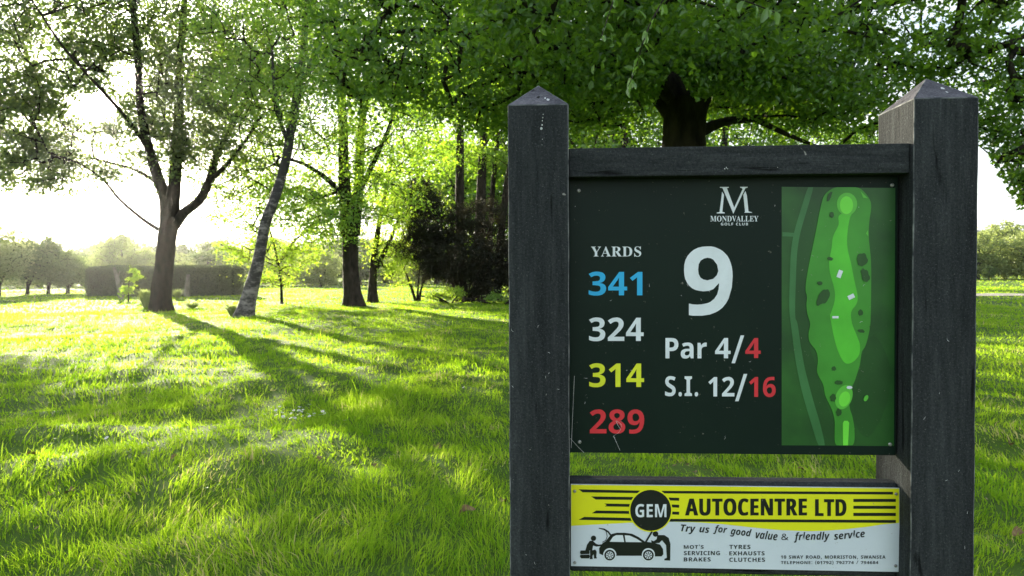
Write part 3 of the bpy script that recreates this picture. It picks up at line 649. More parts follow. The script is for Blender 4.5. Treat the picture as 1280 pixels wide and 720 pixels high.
    par4(z1(768, 303), z3(874, 312), z3(874, 335), z1(760, 325))
    for (a, b) in ((138, 161), (192, 215), (247, 270)): par4(z1(758, a - 2), z1(838, a + 1), z1(838, b + 1), z1(758, b - 2))
    for (a, b) in ((147, 171), (201, 225), (256, 281)): par4(z3(542, a), z3(874, a), z3(874, b), z3(542, b))
    for g in band:
        A('stripe', [g], K_, 2)
    circ = lambda u, v, r, f=z1, n=40: [f(u + r * math.cos(2 * math.pi * k / n), v + r * math.sin(2 * math.pi * k / n)) for k in range(n)]
    A('badge_ring', [[circ(615, 235, 170)]], m_yel, 3); A('badge', [[circ(615, 236, 160)]], K_, 4)
    def TA(name, s, style, box, m=K_, lay=2, **kw):
        return flat(name, text_shapes(s, style, box, D2, **kw), m, adv, D2 - e * lay)
    bb = lambda f, a, b, c, d_: (*f(a, b), *f(c, d_))
    TA('word', 'GEM', 'B', bb(z1, 495, 186, 738, 290), W, 5)
    for s, b_ in (('AUTOCENTRE', (856.2, 622.9, 1008.6, 644.4)), ('LTD', (1018.7, 623.8, 1058, 644.9))):
        heavy = []
        for k_, dx in enumerate((0.75, 0, -0.75)):      # a heavy face: the strokes thickened sideways
            heavy.append(text_shapes(s, 'B', (b_[0] + .75 + dx, b_[1], b_[2] - .75 + dx, b_[3]), D2, spacing=14))
        V_, F_ = [], []
        for k_, h_ in enumerate(heavy):
            o_ = flat('word', h_, K_, adv, D2 - e * (2 + .3 * k_))
            n_ = len(V_); V_ += [tuple(v.co) for v in o_.data.vertices]; F_ += [tuple(n_ + i for i in p.vertices) for p in o_.data.polygons]
            me_ = o_.data; bpy.data.objects.remove(o_); bpy.data.meshes.remove(me_)
        link('word', pymesh('word', V_, F_), K_, adv)
    TA('word', 'Try', 'I', (850.8, 655.8, 869.5, 667.5), rot=.06); TA('word', 'us', 'I', (874.3, 658.9, 886.6, 665.8), rot=.09)
    TA('word', 'for', 'I', (892, 656.6, 908.8, 668.2), rot=.1); TA('word', 'good', 'I', (913.2, 660, 939, 672), rot=.12)
    TA('word', 'value', 'I', (944.4, 663.6, 972, 674.2), rot=.1); TA('word', '&', 'P', (976.6, 667, 985.8, 675), rot=.04)
    TA('word', 'friendly', 'I', (992.3, 664.8, 1037, 677.8), rot=-.02); TA('word', 'service', 'I', (1042.2, 663.3, 1081, 673), rot=-.09)
    for s, b in (("MOT'S", (854.7, 680.6, 879.5, 685.8)), ('SERVICING', (854.7, 688.6, 899.8, 693.8)), ('BRAKES', (854.7, 696.6, 888.3, 701.7)),
                 ('TYRES', (911.6, 680.9, 938, 686.1)), ('EXHAUSTS', (911.6, 689, 955.7, 694)), ('CLUTCHES', (911.6, 696.9, 956.2, 702.1)),
                 ('10 SWAY ROAD, MORRISTON, SWANSEA', (976, 694.1, 1106.8, 699)), ('TELEPHONE: (01792) 792774 / 794684', (976, 700.6, 1097.8, 705.8))):
        TA('small_lettering', s, 'B', b, spacing=16)
    # car and mechanics
    def line(pts, wd):
        L, Rr = [], []
        for i, p in enumerate(pts):
            a = pts[max(i - 1, 0)]; b = pts[min(i + 1, len(pts) - 1)]
            dx, dy = b[0] - a[0], b[1] - a[1]; l = math.hypot(dx, dy) or 1
            ww = wd[i] if isinstance(wd, (list, tuple)) else wd
            L.append((p[0] - dy / l * ww / 2, p[1] + dx / l * ww / 2)); Rr.append((p[0] + dy / l * ww / 2, p[1] - dx / l * ww / 2))
        return [z1(*q_) for q_ in L + Rr[::-1]]
    P = lambda pts: [[[z1(*p) for p in pts]]]
    A('car_picture', P([(240, 492), (262, 480), (285, 450), (310, 422), (350, 412), (410, 412), (470, 420), (520, 445), (572, 482), (640, 490), (690, 505), (712, 540), (715, 580), (700, 597), (650, 597), (550, 592), (345, 592), (240, 587), (214, 575), (212, 535)]), K_, 2)
    A('car_window', P([(295, 482), (320, 444), (345, 430), (397, 430), (408, 484)]), W, 3)
    A('car_window', P([(412, 431), (450, 434), (500, 455), (547, 485), (420, 484)]), W, 3)
    for cx in (295, 597):
        A('wheel_arch', [[circ(cx, 583, 51)]], W, 3); A('wheel_picture', [[circ(cx, 586, 42)]], K_, 4); A('rim_picture', [[circ(cx, 586, 29)]], W, 5)
        for k in range(8):
            t = k * math.pi / 4
            A('spoke_picture', [[line([(cx + 6 * math.cos(t), 586 + 6 * math.sin(t)), (cx + 26 * math.cos(t), 586 + 26 * math.sin(t))], [3, 9])]], K_, 6)
    A('car_tailgate', [[line([(210, 376), (250, 384), (283, 404), (304, 432)], [6, 12, 13, 12])]], K_, 3)
    A('car_strut', [[line([(266, 398), (275, 440), (264, 472), (236, 486)], 5)]], K_, 3)
    A('car_bonnet', [[line([(627, 400), (576, 486)], 14)]], K_, 3)
    A('mechanic_picture', [[circ(168, 455, 21, n=16)]] + P([(138, 476), (162, 474), (188, 498), (206, 505), (238, 502), (236, 516), (190, 520), (165, 512), (158, 552), (104, 552), (118, 505)]) + P([(140, 554), (182, 543), (193, 560), (190, 598), (196, 612), (172, 614), (170, 580), (160, 592), (162, 618), (138, 618), (142, 585)]), K_, 2)
    A('tyre_picture', P([(68, 550), (132, 550), (138, 560), (136, 578), (70, 580), (62, 568)]) + P([(66, 584), (136, 582), (140, 596), (134, 612), (72, 612), (62, 598)]), K_, 3)
    A('mechanic_picture', [[circ(653, 421, 22, n=16)]] + P([(668, 430), (722, 430), (756, 452), (770, 500), (768, 630), (722, 628), (722, 616), (742, 608), (736, 510), (704, 470), (682, 492), (624, 494), (618, 470), (640, 478), (662, 462)]), K_, 2)
    for (px, py) in ((718.5, 614), (718.5, 703.2), (1120, 617.5), (1119.5, 707.2)): screw(px, py, D2 - 0.0003, adv, 0.0027)
    # ---- bird droppings and a bolt hole on the posts
    def blob(par, pts, y, name='bird_dropping', m=None):
        rs = random.Random(len(pts) * 7 + int(pts[0][0]))
        V, Fc = [], []
        for (px, py, r) in pts:
            x, z = face(px, py, y); n = 9; b0 = len(V)
            V.append((x, y - 0.0007, z))
            for k in range(n):
                t = 2 * math.pi * k / n; q_ = r * rs.uniform(.6, 1.2)
                V.append((x + q_ * .8 * math.cos(t), y - 0.0001, z + q_ * math.sin(t)))
            for k in range(n): Fc.append((b0, b0 + 1 + (k + 1) % n, b0 + 1 + k))
        link(name, pymesh(name, V, Fc, True), m or m_drop, par)
    blob(pl, [(679, 143, .0011), (678.5, 147, .0014), (678, 151, .0011), (677.5, 156, .0016), (677, 161, .0024), (676, 160, .0014), (678, 174, .0008), (677.6, 181, .0007)], -0.0003)
    blob(pl, [(719, 258, .0007)], -0.0003)
    # on the sloping caps
    def capblob(par, cx, zt, u, v, r, m=None, name='bird_dropping'):
        # u across, v up the front slope (0..1)
        V, Fc = [], []
        n = 10; rs = random.Random(int(u * 1000 + v * 77))
        sl = Vector((0, PD / 2, 0.047)).normalized(); nrm = Vector((0, -0.047, PD / 2)).normalized()
        c = Vector((cx + u * PW * (1 - v), 0, zt)) + Vector((0, PD / 2, 0.047)) * v + nrm * 0.0005
        V.append(c + nrm * .0006)
        for k in range(n):
            t = 2 * math.pi * k / n; q_ = r * rs.uniform(.65, 1.15)
            V.append(c + Vector((1, 0, 0)) * q_ * math.cos(t) + sl * q_ * 1.5 * math.sin(t))
        for k in range(n): Fc.append((0, 1 + k, 1 + (k + 1) % n))
        link(name, pymesh(name, V, Fc), m or m_drop, par)
    m_hole = noise_mat('bolt_hole', [(0.3, (0.004, 0.004, 0.004)), (0.7, (0.01, 0.01, 0.01))], scale=50)
    capblob(pl, -S_HALF, zl, 0.0, 0.36, 0.0032, m_hole, 'bolt_hole'); capblob(pl, -S_HALF, zl, 0.42, 0.22, 0.0030)
    capblob(pl, -S_HALF, zl, 0.33, 0.3, 0.002)
    capblob(pr, S_HALF, zr, 0.30, 0.45, 0.003); capblob(pr, S_HALF, zr, 0.24, 0.25, 0.002)
    blob(bpy.data.objects['top_rail'], [(908, 209.5, .0014), (906, 211, .0012), (909.5, 211, .0009)], 0.0097)
    blob(bpy.data.objects['top_rail'], [(972, 209, .0007)], 0.0097)
    # seeds, grass clippings and a torn cobweb stuck to the boards
    rs = random.Random(12)
    for k in range(34):
        px, py = (rs.uniform(720, 1110), rs.uniform(240, 560)) if k < 18 else (rs.uniform(640, 706), rs.uniform(400, 710)) if k < 27 else (rs.uniform(1150, 1212), rs.uniform(420, 710))
        d_ = D1 - 0.0012 if k < 18 else -0.0006
        x, z = face(px, py, d_); a = rs.uniform(0, 3.14); l = rs.uniform(.0012, .0034); w_ = .00028
        ca, sa = math.cos(a), math.sin(a); k2 = rs.uniform(-.5, .5) * l
        V = [(x - ca * l + sa * w_, d_, z - sa * l - ca * w_), (x - ca * l - sa * w_, d_, z - sa * l + ca * w_), (x - sa * k2 - sa * w_, d_ - .0005, z + ca * k2 + ca * w_), (x - sa * k2 + sa * w_, d_ - .0005, z + ca * k2 - ca * w_), (x + ca * l, d_, z + sa * l)]
        link('clipping', pymesh('clipping', V, [(0, 1, 2, 3), (3, 2, 4)]), m_drop, panel if k < 18 else (pl if k < 27 else pr))
    web = [[(770, 526), (772, 531), (776, 537), (773, 541), (767, 545), (771, 554), (775, 563)], [(771, 526), (776, 530), (777, 534)], [(766, 546), (769, 547)], [(718, 470), (714, 560)], [(713, 548), (722, 558), (730, 566)]]
    for ln in web:
        V = []; d_ = D1 - .0012
        for i, p in enumerate(ln):
            x, z = face(p[0], p[1], d_); V += [(x - .0003, d_, z), (x + .0003, d_, z + .0001)]
        link('cobweb', pymesh('cobweb', V, [(2 * i, 2 * i + 1, 2 * i + 3, 2 * i + 2) for i in range(len(ln) - 1)]), m_drop, panel)
    return root
build_sign()

# ================================================================ GROUND
def build_ground():
    m, nt, out = mat_new('turf')
    b = nt.nodes.new('ShaderNodeBsdfPrincipled')
    tc = nt.nodes.new('ShaderNodeTexCoord')
    n1 = nt.nodes.new('ShaderNodeTexNoise'); n1.inputs['Scale'].default_value = 0.25; n1.inputs['Detail'].default_value = 8; n1.inputs['Roughness'].default_value = 0.7
    n2 = nt.nodes.new('ShaderNodeTexNoise'); n2.inputs['Scale'].default_value = 9; n2.inputs['Detail'].default_value = 6
    for n in (n1, n2): nt.links.new(tc.outputs['Object'], n.inputs[0])
    r_ = nt.nodes.new('ShaderNodeValToRGB')
    el = r_.color_ramp.elements
    el[0].position = 0.3; el[0].color = (0.05, 0.10, 0.014, 1)
    el[1].position = 0.7; el[1].color = (0.10, 0.18, 0.025, 1)
    r2 = nt.nodes.new('ShaderNodeValToRGB')
    el = r2.color_ramp.elements
    el[0].position = 0.35; el[0].color = (0.05, 0.06, 0.02, 1)
    el[1].position = 0.6; el[1].color = (0.09, 0.15, 0.025, 1)
    nt.links.new(n1.outputs[0], r_.inputs[0]); nt.links.new(n2.outputs[0], r2.inputs[0])
    mx = nt.nodes.new('ShaderNodeMixRGB'); mx.inputs[0].default_value = 0.4
    nt.links.new(r_.outputs[0], mx.inputs[1]); nt.links.new(r2.outputs[0], mx.inputs[2])
    nt.links.new(mx.outputs[0], b.inputs['Base Color'])
    b.inputs['Roughness'].default_value = 0.9
    b.inputs['Specular IOR Level'].default_value = 0.1
    nt.links.new(b.outputs[0], out.inputs[0])
    nr, na = 330, 420
    rad = np.concatenate([[0.0], np.geomspace(0.35, 1400, nr - 1)])
    ang = np.linspace(0, 2 * np.pi, na, endpoint=False)
    A, Rr = np.meshgrid(ang, rad)
    X = Rr * np.sin(A); Y = Rr * np.cos(A)
    V = np.stack([X, Y, ground_z(X, Y)], -1).reshape(-1, 3)
    i, j = np.meshgrid(np.arange(nr - 1), np.arange(na), indexing='ij')
    j2 = (j + 1) % na
    Q = np.stack([i * na + j, i * na + j2, (i + 1) * na + j2, (i + 1) * na + j], -1).reshape(-1, 4)[:, ::-1]
    o = link('ground', np_mesh('ground', V, Q, True), m)
    tag(o, 'mown golf course ground under the grass', kind='structure')
    # pale gravel track across the right of the fairway
    tm = noise_mat('track_gravel', [(0.3, (0.20, 0.19, 0.16)), (0.7, (0.34, 0.32, 0.28))], scale=3, rough=0.95, bump=0.2)
    p0 = at(900, 371.5, 46); V = []; Fc = []
    for k in range(61):
        x = 7 + k * 1.3; y = 32.0 + 0.4 * math.sin(x * 0.12) + x * 0.02
        for dy in (-1.7, 1.7):
            V.append((x, y + dy, gz(x, y + dy) + 0.03))
    for k in range(60): Fc.append((2 * k, 2 * k + 2, 2 * k + 3, 2 * k + 1))
    tag(link('path', pymesh('path', V, Fc), tm), 'pale gravel track crossing the fairway', kind='structure')
    # far hills
    hm = noise_mat('hill_woods', [(0.35, (0.03, 0.05, 0.02)), (0.7, (0.07, 0.10, 0.04))], scale=0.02, rough=1)
    V = []; n = 160
    for k in range(n + 1):
        a = -1.2 + 2.4 * k / n
        h = 52 + 9 * math.sin(a * 5 + 1) + 5 * math.sin(a * 13) + 2.0 * math.sin(a * 47) + 1.2 * math.sin(a * 91)
        for (rr, hh) in ((760, -2), (900, h * 0.55), (1010, h), (1150, h * .5), (1250, -2)):
            V.append((rr * math.sin(a), rr * math.cos(a), hh))
    Fc = [(5 * k + q, 5 * k + 5 + q, 5 * k + 6 + q, 5 * k + 1 + q) for k in range(n) for q in range(4)]
    tag(link('hills', pymesh('hills', V, Fc, True), hm), 'low wooded hills on the horizon', kind='structure')
build_ground()

# ================================================================ GRASS
TRACK_W = 1.7
def TRACK_Y(x): return 32.0 + 0.4 * np.sin(x * 0.12) + x * 0.02
def blades(rs, n, r0, r1, half, hgt, wid, seg, clump, pw=1.0):
    """n blades spread over a sector of the lawn in front of the camera"""
    u = rs.uniform(0, 1, n)
    r = np.sqrt(r0 ** 2 + u * (r1 ** 2 - r0 ** 2))
    a = rs.uniform(-half, half, n)
    x = r * np.sin(a); y = r * np.cos(a)
    tuft = np.clip(0.5 + 0.55 * nz(x, y, 0.35) * 0.7 + 0.35 * nz(x + 3, y, 2.2), 0, 1.4)
    keep = rs.uniform(0, 1, n) < (0.35 + 0.65 * tuft)
    keep &= ~((x > 7) & (np.abs(y - TRACK_Y(x)) < TRACK_W + .12)) & ~((np.abs(x - .37) < .42) & (np.abs(y - 1.16) < .1))
    x, y, tuft = x[keep], y[keep], tuft[keep]; n = len(x)
    h = hgt * rs.gamma(6.0, 1 / 6.0, n) * (0.38 + 0.95 * tuft)
    bare = np.clip((nz(x + 11, y, 0.9) + .6 * nz(x, y + 4, 6.0) - 1.25) * 3, 0, 1)
    h = h * (1 - .7 * bare)
    wd = wid * rs.uniform(0.55, 1.5, n)
    # lie: combed directions that wander across the lawn
    lie = 2.2 * nz(x, y, 2.2) + 2.4 * nz(y, x, 0.9) + 1.6 * nz(y + 5, x, 0.35) + rs.normal(0, 0.8, n)
    lean = np.clip(rs.normal(0.62, 0.36, n), 0.0, 1.5)
    dx, dy = np.sin(lie), np.cos(lie)
    fa = rs.uniform(0, np.pi, n)
    wx, wy = np.cos(fa) * wd / 2, np.sin(fa) * wd / 2
    z0 = ground_z(x, y) - 0.006
    rows = []
    for s in range(seg + 1):
        t = s / seg
        off = lean * h * t ** 1.8
        zz = z0 + h * (t - 0.32 * lean * t ** 2.2)
        cx = x + dx * off; cy = y + dy * off
        if s < seg:
            ww = 1 - 0.55 * t ** 1.5
            rows.append(np.stack([cx - wx * ww, cy - wy * ww, zz], -1))
            rows.append(np.stack([cx + wx * ww, cy + wy * ww, zz], -1))
        else:
            rows.append(np.stack([cx, cy, zz], -1))
    k = 2 * seg + 1
    V = np.stack(rows, 1).reshape(-1, 3)
    tri = []
    for s in range(seg - 1):
        tri += [(2 * s, 2 * s + 1, 2 * s + 3), (2 * s, 2 * s + 3, 2 * s + 2)]
    tri.append((2 * seg - 2, 2 * seg - 1, 2 * seg))
    T = (np.arange(n)[:, None, None] * k + np.array(tri)[None]).reshape(-1, 3)
    return V, T

def build_grass():
    m, nt, out = mat_new('grass_blades')
    geo = nt.nodes.new('ShaderNodeNewGeometry')
    tc = nt.nodes.new('ShaderNodeTexCoord')
    n1 = nt.nodes.new('ShaderNodeTexNoise'); n1.inputs['Scale'].default_value = 0.9; n1.inputs['Detail'].default_value = 5
    nt.links.new(tc.outputs['Object'], n1.inputs[0])
    ad = nt.nodes.new('ShaderNodeMath'); ad.operation = 'MULTIPLY_ADD'; ad.inputs[1].default_value = 0.75
    sb = nt.nodes.new('ShaderNodeMath'); sb.operation = 'MULTIPLY_ADD'; sb.inputs[1].default_value = 1.4; sb.inputs[2].default_value = -0.52
    nt.links.new(n1.outputs[0], sb.inputs[0])
    nt.links.new(geo.outputs['Random Per Island'], ad.inputs[0]); nt.links.new(sb.outputs[0], ad.inputs[2])
    def ramp(st):
        r_ = nt.nodes.new('ShaderNodeValToRGB'); el = r_.color_ramp.elements
        el[0].position, el[0].color = st[0][0], c4(st[0][1]); el[1].position, el[1].color = st[-1][0], c4(st[-1][1])
        for p, c in st[1:-1]:
            e = el.new(p); e.color = c4(c)
        nt.links.new(ad.outputs[0], r_.inputs[0]); return r_
    a = ramp([(0.0, (0.055, 0.115, 0.010)), (0.5, (0.095, 0.165, 0.012)), (0.93, (0.15, 0.20, 0.02)), (0.99, (0.32, 0.27, 0.13))])
    b = ramp([(0.0, (0.11, 0.24, 0.006)), (0.5, (0.23, 0.35, 0.010)), (0.93, (0.30, 0.42, 0.03)), (0.99, (0.34, 0.30, 0.12))])
    d = nt.nodes.new('ShaderNodeBsdfDiffuse'); t = nt.nodes.new('ShaderNodeBsdfTranslucent')
    nt.links.new(a.outputs[0], d.inputs[0]); nt.links.new(b.outputs[0], t.inputs[0])
    s = nt.nodes.new('ShaderNodeAddShader'); nt.links.new(d.outputs[0], s.inputs[0]); nt.links.new(t.outputs[0], s.inputs[1])
    g = nt.nodes.new('ShaderNodeBsdfGlossy'); g.inputs['Roughness'].default_value = 0.4; g.inputs['Color'].default_value = (0.9, 0.95, 0.85, 1)
    mx = nt.nodes.new('ShaderNodeMixShader'); mx.inputs[0].default_value = 0.004
    nt.links.new(s.outputs[0], mx.inputs[1]); nt.links.new(g.outputs[0], mx.inputs[2]); nt.links.new(mx.outputs[0], out.inputs[0])
    rs = np.random.RandomState(3)
    H = R(46)
    sets = [(95000, 1.5, 4.2, R(60), 0.058, 0.0042, 3, 0), (128000, 4.2, 7.5, R(57), 0.056, 0.0065, 2, 0), (148000, 7.5, 14, R(52), 0.058, 0.010, 2, 0),
            (230000, 14, 28, R(44), 0.06, 0.02, 1, 0), (130000, 28, 60, R(43), 0.07, 0.06, 1, 0), (60000, 60, 190, R(43), 0.09, 0.22, 1, 0)]
    Vs, Ts, off = [], [], 0
    for s_ in sets:
        V, T = blades(rs, *s_)
        Vs.append(V); Ts.append(T + off); off += len(V)
    # a few tall stray blades
    V, T = blades(rs, 900, 2.0, 9, H, 0.15, 0.007, 3, 0)
    Vs.append(V); Ts.append(T + off); off += len(V)
    o = link('grass', np_mesh('grass', np.concatenate(Vs), np.concatenate(Ts), False), m)
    tag(o, 'bright green rough grass in sun patches and tree shade', 'grass', kind='stuff')
build_grass()
def build_clover():
    rs = np.random.RandomState(8)
    n = 2600
    r = np.sqrt(rs.uniform(1.8 ** 2, 9 ** 2, n)); a = rs.uniform(-.75, .75, n)
    x, y = r * np.sin(a), r * np.cos(a)
    keep = (nz(x, y + 9, 0.9) + .5 * nz(x, y, 2.2)) > .55
    x, y = x[keep], y[keep]; n = len(x)
    z = ground_z(x, y) + rs.uniform(.015, .045, n)
    C = np.repeat(np.stack([x, y, z], -1), 3, 0); t = np.repeat(rs.uniform(0, 6.28, n), 3) + np.tile([0, 2.094, 4.189], n)
    s = np.repeat(rs.uniform(.008, .016, n), 3)
    d = np.stack([np.cos(t), np.sin(t), np.full(len(t), .18)], -1); q = np.stack([-np.sin(t), np.cos(t), np.zeros(len(t))], -1)
    s = s[:, None]
    V = np.stack([C, C + d * s * .6 + q * s * .55, C + d * s * 1.15 + q * s * .3, C + d * s * 1.05, C + d * s * 1.15 - q * s * .3, C + d * s * .6 - q * s * .55], 1).reshape(-1, 3)
    T = (np.arange(len(t))[:, None, None] * 6 + np.array([(0, 1, 2), (0, 2, 3), (0, 3, 4), (0, 4, 5)])[None]).reshape(-1, 3)
    m = leaf_mat('clover_leaf', ((0.03, 0.08, 0.015), (0.06, 0.13, 0.03)), ((0.06, 0.14, 0.01), (0.12, 0.22, 0.02)), gloss=0.04)
    tag(link('clover', np_mesh('clover', V, T), m), 'low clover growing through the grass', 'clover', kind='stuff')
build_clover()
def build_litter():
    rs = np.random.RandomState(18)
    n = 16000
    r = np.sqrt(rs.uniform(1.8 ** 2, 11 ** 2, n)); a = rs.uniform(-.75, .75, n)
    x, y = r * np.sin(a), r * np.cos(a)
    keep = rs.uniform(0, 1, n) < np.clip((nz(x + 11, y, 0.9) + .6 * nz(x, y + 4, 6.0) - .75) * 1.2, .03, 1)
    x, y = x[keep], y[keep]; n = len(x)
    C = np.stack([x, y, ground_z(x, y) + rs.uniform(.008, .04, n)], -1)
    V, T = leaves(C, .03, rs, up=1.2, aspect=.3, droop=0)
    m = leaf_mat('dry_thatch', ((0.13, 0.09, 0.05), (0.36, 0.27, 0.17)), ((0.02, 0.015, 0.008), (0.06, 0.045, 0.02)), gloss=0.01)
    tag(link('litter', np_mesh('litter', V, T), m), 'dry brown clippings caught in the grass', 'litter', kind='stuff')

# ================================================================ TREES
def bark_mat(name, dark, light, stretch=(1, 1, 0.35), scale=9, bump=0.9):
    return noise_mat(name, [(0.3, dark), (0.7, light)], scale=scale, detail=9, stretch=stretch, rough=0.9, spec=0.15, bump=bump, bscale=scale * 2.2, bdist=0.05)

def tube_spine(pts, rad, sides=14, rough=0.06, seed=0, flare=0.0):
    """a tapered trunk through the points, with an uneven girth and, at the foot, a root flare"""
    rs = np.random.RandomState(seed)
    P = [Vector(p) for p in pts]
    Q, Rr = [], []
    for i in range(len(P) - 1):
        p0 = P[max(i - 1, 0)]; p1 = P[i]; p2 = P[i + 1]; p3 = P[min(i + 2, len(P) - 1)]
        k = max(2, int((p2 - p1).length / 0.18))
        for s in range(k):
            t = s / k
            Q.append(0.5 * ((2 * p1) + (p2 - p0) * t + (2 * p0 - 5 * p1 + 4 * p2 - p3) * t * t + (3 * p1 - p0 - 3 * p2 + p3) * t ** 3))
            Rr.append(rad[i] + (rad[i + 1] - rad[i]) * t)
    Q.append(P[-1]); Rr.append(rad[-1])
    Q = np.array([tuple(q) for q in Q]); Rr = np.array(Rr)
    n = len(Q)
    T = np.gradient(Q, axis=0); T /= np.linalg.norm(T, axis=1)[:, None] + 1e-9
    ref = np.array([0.3, 0.9, 0.1]); U = np.cross(T, ref); U /= np.linalg.norm(U, axis=1)[:, None]
    W_ = np.cross(T, U)
    a = np.linspace(0, 2 * np.pi, sides, endpoint=False)
    ph = rs.uniform(0, 6.28, 6)
    s = np.concatenate([[0], np.cumsum(np.linalg.norm(np.diff(Q, axis=0), axis=1))])[:, None]
    g = 1 + rough * (np.sin(2 * a + ph[0] + s * .8) + .8 * np.sin(3 * a + ph[1] - s * 1.3) + .7 * np.sin(5 * a + ph[2] + s * 2.1) + .5 * np.sin(7 * a + ph[3] + s * 4.0)) \
        + rough * .6 * rs.uniform(-1, 1, (n, sides))
    if flare:
        f = np.exp(-np.maximum(s - 0.05, 0) / 0.28)
        g = g + flare * f * (0.55 + 0.45 * np.sin(5 * a + ph[4]))
    V = Q[:, None, :] + (U[:, None, :] * np.cos(a)[None, :, None] + W_[:, None, :] * np.sin(a)[None, :, None]) * (Rr[:, None] * g)[..., None]
    i, j = np.meshgrid(np.arange(n - 1), np.arange(sides), indexing='ij')
    j2 = (j + 1) % sides
    A = np.stack([i * sides + j, i * sides + j2, (i + 1) * sides + j2], -1).reshape(-1, 3)
    B = np.stack([i * sides + j, (i + 1) * sides + j2, (i + 1) * sides + j], -1).reshape(-1, 3)
    return V.reshape(-1, 3), np.concatenate([A, B]), Q, Rr

def grow(spQ, spR, targets, rs, step=0.45, sag=0.12, tip=0.006, kr=0.0075):
    """branches from the spine nodes out to every target, each from the nearest wood already there"""
    pos = [np.array(q) for q in spQ]; par = [-1] * len(pos); fix = list(spR)
    n0 = len(pos)
    P = np.array(pos)
    d = np.array([np.min(np.linalg.norm(P - t, axis=1)) for t in targets])
    order = np.argsort(d)
    cap = len(pos) + len(targets) * 14
    arr = np.zeros((cap, 3)); arr[:len(pos)] = P; cnt = len(pos)
    par = np.full(cap, -1, dtype=int)
    # wood lower than the target is preferred, so branches rise and spread
    tips = []
    for ti in order:
        t = targets[ti]
        c = arr[:cnt]
        v = t - c
        dist = np.linalg.norm(v, axis=1)
        cost = dist * (1 + 0.35 * np.clip(-v[:, 2] / (dist + .01), 0, 1))
        k = int(np.argmin(cost)); L = dist[k]
        m = max(1, min(12, int(L / step)))
        p0 = arr[k].copy(); last = k
        side = rs.normal(0, 0.10 * L, 3); side[2] = abs(side[2]) * .6 + sag * L
        for q in range(1, m + 1):
            u = q / m
            p = p0 + (t - p0) * u + side * math.sin(math.pi * u) * .8 + (rs.normal(0, 0.03, 3) if q < m else 0)
            arr[cnt] = p; par[cnt] = last; last = cnt; cnt += 1
        tips.append(last)
    arr = arr[:cnt]; par = par[:cnt]
    wgt = np.zeros(cnt)
    for t in tips: wgt[t] += 1
    for i in range(cnt - 1, n0 - 1, -1):
        if par[i] >= n0: wgt[par[i]] += wgt[i]
    rad = tip + kr * np.sqrt(np.maximum(wgt, 0) )
    rad[:n0] = fix
    idx = np.arange(n0, cnt)
    A = arr[par[idx]]; B = arr[idx]; rb = rad[idx]; ra = np.where(par[idx] >= n0, rad[par[idx]], np.minimum(rad[idx] * 1.25, rad[par[idx]]))
    ra = np.maximum(ra, rb)
    T = B - A; ln = np.linalg.norm(T, axis=1)[:, None] + 1e-9; T = T / ln
    ref = np.array([0.31, 0.2, 0.93]); U = np.cross(T, ref); U /= np.linalg.norm(U, axis=1)[:, None] + 1e-9; W_ = np.cross(T, U)
    sd = 5; a = np.linspace(0, 2 * np.pi, sd, endpoint=False)
    ring = U[:, None] * np.cos(a)[None, :, None] + W_[:, None] * np.sin(a)[None, :, None]
    V = np.concatenate([A[:, None] + ring * ra[:, None, None], B[:, None] + T[:, None] * (rb * .3)[:, None, None] + ring * rb[:, None, None]], 1).reshape(-1, 3)
    f = []
    for k in range(sd): f += [(k, (k + 1) % sd, sd + (k + 1) % sd), (k, sd + (k + 1) % sd, sd + k)]
    Tt = (np.arange(len(idx))[:, None, None] * 2 * sd + np.array(f)[None]).reshape(-1, 3)
    return V, Tt, arr, rad, n0

def leaves(C, size, rs, fine=False, up=1.0, aspect=0.62, droop=0.25):
    """one folded leaf at each centre"""
    n = len(C)
    nrm = rs.normal(0, 1, (n, 3)); nrm[:, 2] += up; nrm /= np.linalg.norm(nrm, axis=1)[:, None]
    ax = rs.normal(0, 1, (n, 3)); ax[:, 2] -= droop * 2
    ax -= nrm * np.sum(ax * nrm, 1)[:, None]; ax /= np.linalg.norm(ax, axis=1)[:, None]
    sd = np.cross(nrm, ax)
    L = size * rs.uniform(0.6, 1.25, n)[:, None]; W_ = L * aspect * 0.5
    fold = 0.22 * W_
    if not fine:
        V = np.stack([C - ax * L / 2, C + sd * W_ + nrm * fold - ax * L * .05, C + ax * L / 2, C - sd * W_ + nrm * fold - ax * L * .05], 1).reshape(-1, 3)
        T = (np.arange(n)[:, None, None] * 4 + np.array([(0, 1, 2), (0, 2, 3)])[None]).reshape(-1, 3)
    else:
        V = np.stack([C - ax * L / 2, C + sd * W_ * .85 + nrm * fold - ax * L * .22, C + sd * W_ * .8 + nrm * fold + ax * L * .15, C + ax * L / 2 - nrm * L * .08,
                      C - sd * W_ * .8 + nrm * fold + ax * L * .15, C - sd * W_ * .85 + nrm * fold - ax * L * .22], 1).reshape(-1, 3)
        T = (np.arange(n)[:, None, None] * 6 + np.array([(0, 1, 2), (0, 2, 3), (0, 3, 4), (0, 4, 5)])[None]).reshape(-1, 3)
    return V, T

def blob_targets(blobs, rs):
    out = []
    for (c, rx, ry, rz, n) in blobs:
        v = rs.normal(0, 1, (n, 3)); v /= np.linalg.norm(v, axis=1)[:, None]
        r = rs.uniform(0.15, 1, n)[:, None] ** 0.45
        out.append(np.array(tuple(c)) + v * r * np.array([rx, ry, rz]))
    return np.concatenate(out)

